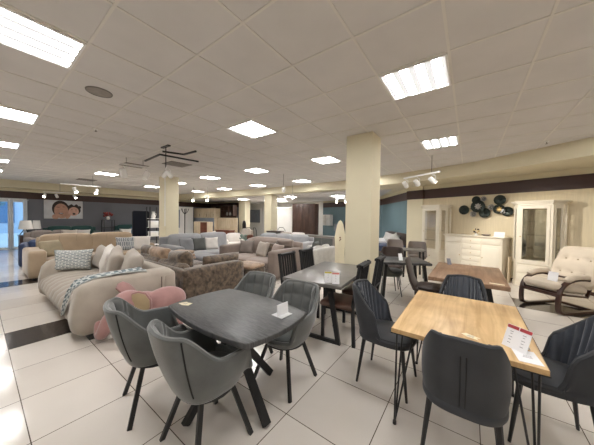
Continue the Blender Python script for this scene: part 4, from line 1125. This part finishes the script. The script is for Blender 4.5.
for k, (z, h_, lb) in enumerate(((1.4, .30, 'white jug on the upper tier of the open shelf unit'), (1.02, .28, 'white box on the middle tier of the open shelf unit'), (.64, .2, 'white box on the lower tier of the open shelf unit'))):
    tt = thing('jug' if k == 0 else 'storage_box', lb, 'jug' if k == 0 else 'box', (-11.15, 4.60, z))
    if k == 0:
        obj('body', lathe(NB(), [(.06, 0), (.09, .08), (.05, .22), (.06, .30)], 14), M_ceramic, tt); obj('handle', tb([(0, .05, .24), (0, .12, .2), (0, .09, .08)], .01, 6), M_ceramic, tt)
    else:
        obj('box_body', bx((-.13, -.16, 0), (.13, .16, h_ - .05), .006), M_white, tt); obj('lid', bx((-.135, -.165, h_ - .049), (.135, .165, h_), .006), M_paper, tt)
# things by the window
sofa('grey sofa by the window corner', (-13.3, 2.0, 0), R(97), 1.6, .95, M_cushgrey, .42, .85, .6, .2, .24, 2, 2, (1, 1), base=.06)
sofa('navy blue armchair behind the end of the camel sofa', (-10.1, 1.08, 0), R(80), .78, .8, M_navy, .42, .72, .66, .14, .2, 1, 1, (1, 1), name='armchair', cat='armchair', base=.05)
cushion('pale grey cushion on the grey sofa by the window', (-13.6, 2.35, .45), (R(-18), 0, R(85)), .5, .45, .18, M_taupe_l, None)
t = thing('sideboard', 'low dark cabinet holding the two white lamps by the window', 'cabinet', (-14.9, 1.55, 0))
obj('body', bx((-.25, -.5, .05), (.25, .5, .62), .005), M_wenge, t); obj('worktop', bx((-.27, -.52, .62), (.27, .52, .65), .004), M_wenge, t)
for y in (-.24, .24): obj('door', bx((.245, y - .22, .08), (.262, y + .22, .6), .004), M_wenge, t)
def lamp(label, x, y, z, r, h):
    t = thing('table_lamp', label, 'lamp', (x, y, z), 0, 'white lamps by the window')
    g = NB(); lathe(g, [(r * .75, h), (r, h - .36), (r * .97, h - .36), (r * .72, h)], 24); obj('lamp_shade', g, M_shade, t, sharp=50)
    for k in range(3):
        a = k * 2 * PI / 3 + .4; obj('leg', tb([(0, 0, h - .3), (.17 * math.cos(a), .17 * math.sin(a), 0)], .014, 6), M_black, t)
    obj('stem', tb([(0, 0, h - .34), (0, 0, h - .1)], .01, 6), M_black, t)
lamp('white-shaded tripod lamp closer to the window', -14.9, 1.24, .65, .21, .60)
lamp('white-shaded tripod lamp closer to the poster', -14.95, 1.55, .65, .14, .60)
t = thing('curtain', 'sheer white curtain gathered at the right edge of the window', 'curtain', (X_L + .12, 1.31, 0))
def drape(w, n=40, a=.03):
    g = NB(); L = []
    for k in range(n + 1): L.append((a * math.sin(k * 1.25), -w / 2 + w * k / n))
    for z in (.03, 2.12): pass
    f = [[g.verts.new((x + o_, y, z)) for x, y in L] for o_, z in ((0, .03), (0, 2.12), (.006, 2.12), (.006, .03))]
    for i in range(4):
        for k in range(n): g.faces.new((f[i][k], f[i][k + 1], f[(i + 1) % 4][k + 1], f[(i + 1) % 4][k]))
    return g
obj('fabric', drape(.13, 16), M_sheer, t, sharp=80); obj('curtain_rail', tb([(0, -.1, 2.14), (0, .1, 2.14)], .014, 8), M_wmetal, t)
t = thing('curtain', 'sheer white curtain hanging in the middle of the window', 'curtain', (X_L + .12, .90, 0))
obj('fabric', drape(.16, 18), M_sheer, t, sharp=80); obj('curtain_rail', tb([(0, -.25, 2.14), (0, .25, 2.14)], .014, 8), M_wmetal, t)

# ------------------------------------------------------------------ back of the hall
def coat(label, x, y):
    t = thing('coat_rack', label, 'coat rack', (x, y, 0))
    obj('pole', tb([(0, 0, .03), (0, 0, 1.95)], .028, 8), M_black, t); obj('base', lathe(NB(), [(.22, 0), (.22, .03), (.03, .05)], 18), M_black, t)
    for k in range(5):
        a = k * 2 * PI / 5; obj('hook', tb([(0, 0, 1.62), (.16 * math.cos(a), .16 * math.sin(a), 1.80), (.22 * math.cos(a), .22 * math.sin(a), 1.98)], .014, 6), M_black, t)
coat('black branching coat rack right of the tan pillar', -13.65, 7.36)
t = thing('room_divider', 'white panel with tall dark mirror behind the coat rack', 'panel', (-15.6, 8.25, 0), R(2))
obj('panel', bx((-.03, -.75, 0), (.03, .75, 2.15), .004), M_white, t); obj('mirror', bx((.031, -.62, .75), (.04, -.2, 1.95)), M_steelblue, t)
t = thing('wardrobe', 'pale oak wardrobe with grey-blue lower front at the back wall', 'wardrobe', (-14.78, 9.55, 0), R(6))
obj('carcass', bx((-1.05, -.25, 0), (1.05, .25, 2.08), .006), M_beigewood, t)
for k in range(3): d = obj('door', bx((-1.03 + .69 * k, -.275, 1.45), (-.36 + .69 * k, -.251, 2.05), .004), M_beigewood, t); obj('handle', bx((-.42 + .69 * k, -.29, 1.5), (-.40 + .69 * k, -.276, 1.7)), M_black, d)
for k in range(2): d = obj('door', bx((-1.03 + 1.035 * k, -.275, .1), (-.01 + 1.035 * k, -.251, 1.43), .004), M_steelblue, t); obj('handle', bx((-.08 + 1.035 * k, -.29, .7), (-.06 + 1.035 * k, -.276, .9)), M_black, d)
t = thing('cabinet', 'pale oak cabinet with one dark brown door in front of the wardrobe', 'cabinet', (-12.35, 7.75, 0), R(8))
obj('carcass', bx((-.55, -.2, 0), (.55, .2, 1.22), .006), M_beigewood, t)
obj('door', bx((-.54, -.222, .05), (-.02, -.201, 1.19), .004), M_beigewood, t); obj('door', bx((.02, -.222, .05), (.54, -.201, 1.19), .004), M_redbrown, t)
t = thing('shelf_unit', 'dark brown wall shelf unit beside the pale oak headboard', 'shelf', (-13.62, 10.25, 0), R(2))
g = NB(); box(g, (-1.1, -.02, 0), (1.1, .02, 2.28)); obj('back_panel', g, M_wardrobe, t, smooth=False)
for z in (1.58, 1.92, 2.26): obj('shelf', bx((-1.1, -.30, z), (1.1, -.02, z + .03)), M_wardrobe, t, smooth=False)
for x in (-1.08, -.25, .6, 1.08): obj('upright', bx((x - .015, -.30, 1.58), (x + .015, -.02, 2.28)), M_wardrobe, t, smooth=False)
for k, (x, lb) in enumerate(((.35, 'small white vase on the dark wall shelf'), (.65, 'second small vase on the dark wall shelf, closer to the column'))):
    p = T((-13.62, 10.25, 0), (0, 0, R(2))) @ V((x, -.17, 1.615))
    o = obj('vase', lathe(NB(), [(.05, 0), (.08, .08), (.04, .2), (.05, .23)], 12), M_disca, None, p, sharp=60); tag(o, lb, 'vase')
t = thing('bed', 'bed with pale oak headboard and white mattress at the back', 'bed', (-12.75, 9.4, 0), R(3))
obj('headboard', bx((-1.0, .25, 0), (1.0, .32, 1.45), .01), M_beigewood, t); obj('mattress', soft((-.95, -.9, .2), (.95, .24, .55), .06, .02, 4), M_offwhite, t, sharp=60); obj('footboard', bx((-1.0, -1.02, 0), (1.0, -.92, .42), .02), M_redbrown, t)
for x in (-.97, .97): obj('side_rail', bx((x - .03, -.92, .1), (x + .03, .25, .3)), M_redbrown, t)
t = thing('window_screen', 'white roller screen beside the column at the back', 'screen', (-9.95, 11.9, 0), R(8))
obj('screen_cloth', bx((-.66, -.008, .5), (.66, .008, 2.1)), M_white, t, smooth=False); obj('casing', tb([(-.7, 0, 2.14), (.7, 0, 2.14)], .045, 10), M_wmetal, t)
for x in (-.68, .68): obj('post', tb([(x, 0, 0), (x, 0, 2.14)], .018, 6), M_wmetal, t)
for x in (-.68, .68): obj('foot', bx((x - .03, -.25, 0), (x + .03, .25, .025)), M_wmetal, t)
t = struct('window_2', box(box(box(box(NB(), (-14.8, 13.44, 1.0), (-14.72, 13.52, 2.2)), (-13.5, 13.44, 1.0), (-13.42, 13.52, 2.2)), (-14.72, 13.44, 2.12), (-13.5, 13.52, 2.2)), (-14.72, 13.44, 1.0), (-13.5, 13.52, 1.08)), M_white)
struct('blind', bx((-14.72, 13.47, 1.08), (-13.5, 13.49, 2.12)), M_steelblue, t)
t = thing('wardrobe', 'dark slatted wood wardrobe at the back between screen and teal wall', 'wardrobe', (-7.30, 10.75, 0), R(10))
t.scale = (.86, 1, 1)
obj('carcass', bx((-.78, -.28, 0), (.78, .28, 2.28), .006), M_wardrobe, t)
for k in range(4):
    x = -.76 + .385 * k; d = obj('door', bx((x, -.305, .06), (x + .365, -.281, 2.25), .004), M_wardrobe, t)
    g = NB()
    for q in range(4): box(g, (x + .03 + q * .085, -.315, .1), (x + .06 + q * .085, -.306, 2.2))
    obj('moulding', g, M_wardrobe, d, smooth=False)
t = thing('side_table', 'small dark box table in front of the bulkhead column', 'side table', (-7.25, 8.2, 0), R(5))
obj('body', bx((-.3, -.25, .08), (.3, .25, .86), .006), M_dgrey, t); obj('tabletop', bx((-.32, -.27, .86), (.32, .27, .90), .005), M_wenge, t)
for x in (-.26, .26):
    for y in (-.21, .21): obj('leg', bx((x - .02, y - .02, 0), (x + .02, y + .02, .08)), M_black, t)
def box_seat(label, x, y, m, w=.6, z=.86):
    t = thing('armchair', label, 'armchair', (x, y, 0), R(10), 'pale seats behind the light grey sofa')
    obj('seat', soft((-w / 2, -.3, .1), (w / 2, .3, .42), .04, .01, 3), m, t, sharp=60); obj('backrest', soft((-w / 2, .18, .425), (w / 2, .32, z), .04, .01, 3), m, t, sharp=60)
    for sx in (-1, 1):
        for sy in (-1, 1): obj('leg', bx((sx * (w / 2 - .06) - .02, sy * .24 - .02, 0), (sx * (w / 2 - .06) + .02, sy * .24 + .02, .1)), M_black, t)
box_seat('beige seat next to the dark box table at the back', -6.68, 8.1, M_taupe_l); box_seat('white seat behind the light grey sofa, closest to the dark wardrobe', -6.0, 8.12, M_offwhite)
def far_chair(label, x, y, rz_, m, hz=.9, cush=True):
    t = thing('dining_chair', label, 'chair', (x, y, 0), rz_, 'small chairs at the back')
    obj('seat', bx((-.2, -.2, .44), (.2, .2, .48), .01), m, t)
    g = tb([(-.18, -.18, .48), (-.2, -.22, hz - .12), (-.1, -.24, hz), (.1, -.24, hz), (.2, -.22, hz - .12), (.18, -.18, .48)], .016, 6); obj('backrest', g, m, t)
    for sx in (-1, 1):
        for sy in (-1, 1): obj('leg', tb([(sx * .16, sy * .16, .44), (sx * .19, sy * .19, 0)], .014, 6), m, t)
far_chair('black bow-back chair before the white screen, closer to the column', -8.5, 9.65, R(10), M_black, 1.0); far_chair('black bow-back chair before the white screen, closer to the wardrobe', -7.95, 9.6, R(20), M_black, 1.0)
far_chair('black bow-back chair left of the bulkhead column', -9.75, 9.0, R(15), M_black, .95); far_chair('second black bow-back chair left of the bulkhead column', -9.15, 9.0, R(-20), M_black, .95)
sofa('beige armchair with red-brown frame left of the column', (-9.35, 7.75, 0), R(10), .80, .8, M_taupe_l, .42, .9, .6, .12, .2, 1, 1, (1, 1), marm=M_redbrown, name='armchair', cat='armchair')
t = thing('office_chair', 'black chair with rounded back before the cream wall end', 'chair', (-11.75, 10.0, 0), R(170))
obj('seat', soft((-.24, -.24, .42), (.24, .24, .52), .04, .01, 3), M_black, t, sharp=60); obj('backrest', prism(NB(), [(.2 * math.cos(k * PI / 10), .95 + .35 * math.sin(k * PI / 10)) for k in range(11)] + [(-.18, .6), (.18, .6)], -.27, -.22, .01, Matrix(((1, 0, 0, 0), (0, 0, 1, 0), (0, 1, 0, 0), (0, 0, 0, 1)))), M_black, t)
for k in range(4): obj('leg', tb([(0, 0, .42), (.22 * math.cos(k * PI / 2 + .7), .22 * math.sin(k * PI / 2 + .7), 0)], .016, 6), M_black, t)
# kitchen display on the teal wall
t = thing('counter', 'low grey counter behind the pale seats, before the teal wall', 'counter', (-5.75, 9.75, 0), R(-6))
obj('body', bx((-.95, -.3, 0), (.95, .3, .64), .005), M_cushgrey, t); obj('worktop', bx((-.97, -.32, .64), (.97, .3, .68), .004), M_stone, t)
for k in range(3): obj('door', bx((-.93 + .62 * k, -.318, .08), (-.33 + .62 * k, -.3, .60), .004), M_dgrey, t)
t = thing('console', 'low red-brown console in front of the pale oak headboard', 'cabinet', (-10.75, 8.05, 0), R(4))
obj('body', bx((-.55, -.18, .1), (.55, .18, .76), .006), M_redbrown, t); obj('worktop', bx((-.57, -.2, .76), (.57, .2, .80), .006), M_redbrown, t)
for sx in (-.5, .5):
    for sy in (-.13, .13): obj('leg', bx((sx - .02, sy - .02, 0), (sx + .02, sy + .02, .1)), M_black, t)
t = thing('wall_cabinet', 'white open wall cabinet on the teal wall', 'cabinet', (-7.2, 13.31, 1.05), R(-20))
g = NB(); box(g, (-.33, -.28, 0), (-.29, 0, .68)); box(g, (.29, -.28, 0), (.33, 0, .68)); box(g, (-.29, -.28, 0), (.29, 0, .04)); box(g, (-.29, -.28, .64), (.29, 0, .68)); box(g, (-.29, -.03, .04), (.29, 0, .64)); obj('carcass', g, M_white, t, smooth=False)
obj('shelf', bx((-.29, -.27, .33), (.29, -.03, .35)), M_white, t, smooth=False)
t = thing('splashback', 'pale tiled panel low on the teal wall', 'panel', (-5.6, 12.68, .75), R(-20)); obj('panel', bx((-1.2, -.01, 0), (1.2, .01, .42)), M_steelblue, t, smooth=False)
g = NB()
for k in range(7): box(g, (-1.2 + .4 * k - .006, -.014, 0), (-1.2 + .4 * k + .006, -.01, .42))
box(g, (-1.2, -.014, .2), (1.2, -.01, .212)); obj('grout', g, M_disca, t, smooth=False)
# tall cream board and dark mannequin left of the pillar
t = thing('display_board', 'tall cream board with rounded top standing left of the pillar', 'board', (-2.90, 6.0, 0), R(26))
t.scale = (.72, 1, 1)
ol = [(-.19, .0)] + [(-.20 + .02 * math.sin(k / 6 * PI) , .15 + k * .12) for k in range(8)] + [(-.17, 1.15), (-.12, 1.33), (-.06, 1.43), (0, 1.46), (.06, 1.43), (.12, 1.33), (.17, 1.15)] + [(.20 - .02 * math.sin(k / 6 * PI), .15 + k * .12) for k in range(7, -1, -1)] + [(.19, 0)]
XZ = Matrix(((1, 0, 0, 0), (0, 0, 1, 0), (0, 1, 0, 0), (0, 0, 0, 1)))
obj('board', prism(NB(), ol, -.02, .02, .008, XZ), M_cream, t); 
obj('emblem', ellip(ellip(ellip(NB(), (0, -.022, .98), (.03, .003, .02)), (.02, -.022, .93), (.022, .003, .022)), (-.012, -.022, .90), (.015, .003, .022)), M_redbrown, t)
obj('foot', bx((-.22, -.14, 0), (.22, .14, .02), .004), M_cream, t)
t = thing('dress_form', 'black fabric-draped stand behind the cream board', 'stand', (-3.24, 7.2, 0))
obj('drape', lathe(NB(), [(.16, .30), (.15, .7), (.12, 1.0), (.13, 1.25), (.09, 1.42), (.05, 1.5), (.055, 1.56), (.02, 1.6)], 18), M_blackm, t); obj('pole', tb([(0, 0, .02), (0, 0, .32)], .015, 6), M_black, t); obj('base', lathe(NB(), [(.15, 0), (.15, .02), (.02, .03)], 16), M_black, t)
# daybed at the teal wall
t = thing('bed', 'dark brown bed with grey and white pillows by the teal wall', 'bed', (-2.95, 9.70, 0), R(-55))
obj('frame', bx((-1.0, -.75, .05), (1.0, .75, .32), .02), M_brownlth, t); obj('mattress', soft((-.97, -.72, .32), (.97, .72, .56), .05, .02, 4), M_navy, t, sharp=60); obj('headboard', bx((-1.0, .62, .05), (1.0, .78, .98), .03), M_brownvel, t)
for sx in (-.9, .9):
    for sy in (-.65, .65): obj('foot', bx((sx - .04, sy - .04, 0), (sx + .04, sy + .04, .055)), M_black, t)
G6 = 'pillows on the brown bed'
cushion('large grey pillow tilted on the brown bed', (-2.52, 9.48, .60), (R(-30), R(12), R(-10)), .62, .40, .16, M_silver, G6, name='pillow', cat='pillow')
cushion('second pale grey pillow on the brown bed, nearest the pilaster', (-2.22, 9.2, .60), (R(-30), R(-30), R(15)), .5, .38, .14, M_silver, G6, name='pillow', cat='pillow')
cushion('white pillow lying at the near end of the brown bed', (-2.75, 9.25, .60), (R(-70), 0, R(20)), .5, .35, .14, M_paper, G6, name='pillow', cat='pillow')

# ------------------------------------------------------------------ daylight and exposure
w = bpy.data.worlds.new('world'); sc.world = w; w.use_nodes = True
bg = w.node_tree.nodes['Background']; bg.inputs[0].default_value = (.50, .76, 1.0, 1); bg.inputs[1].default_value = 1.0
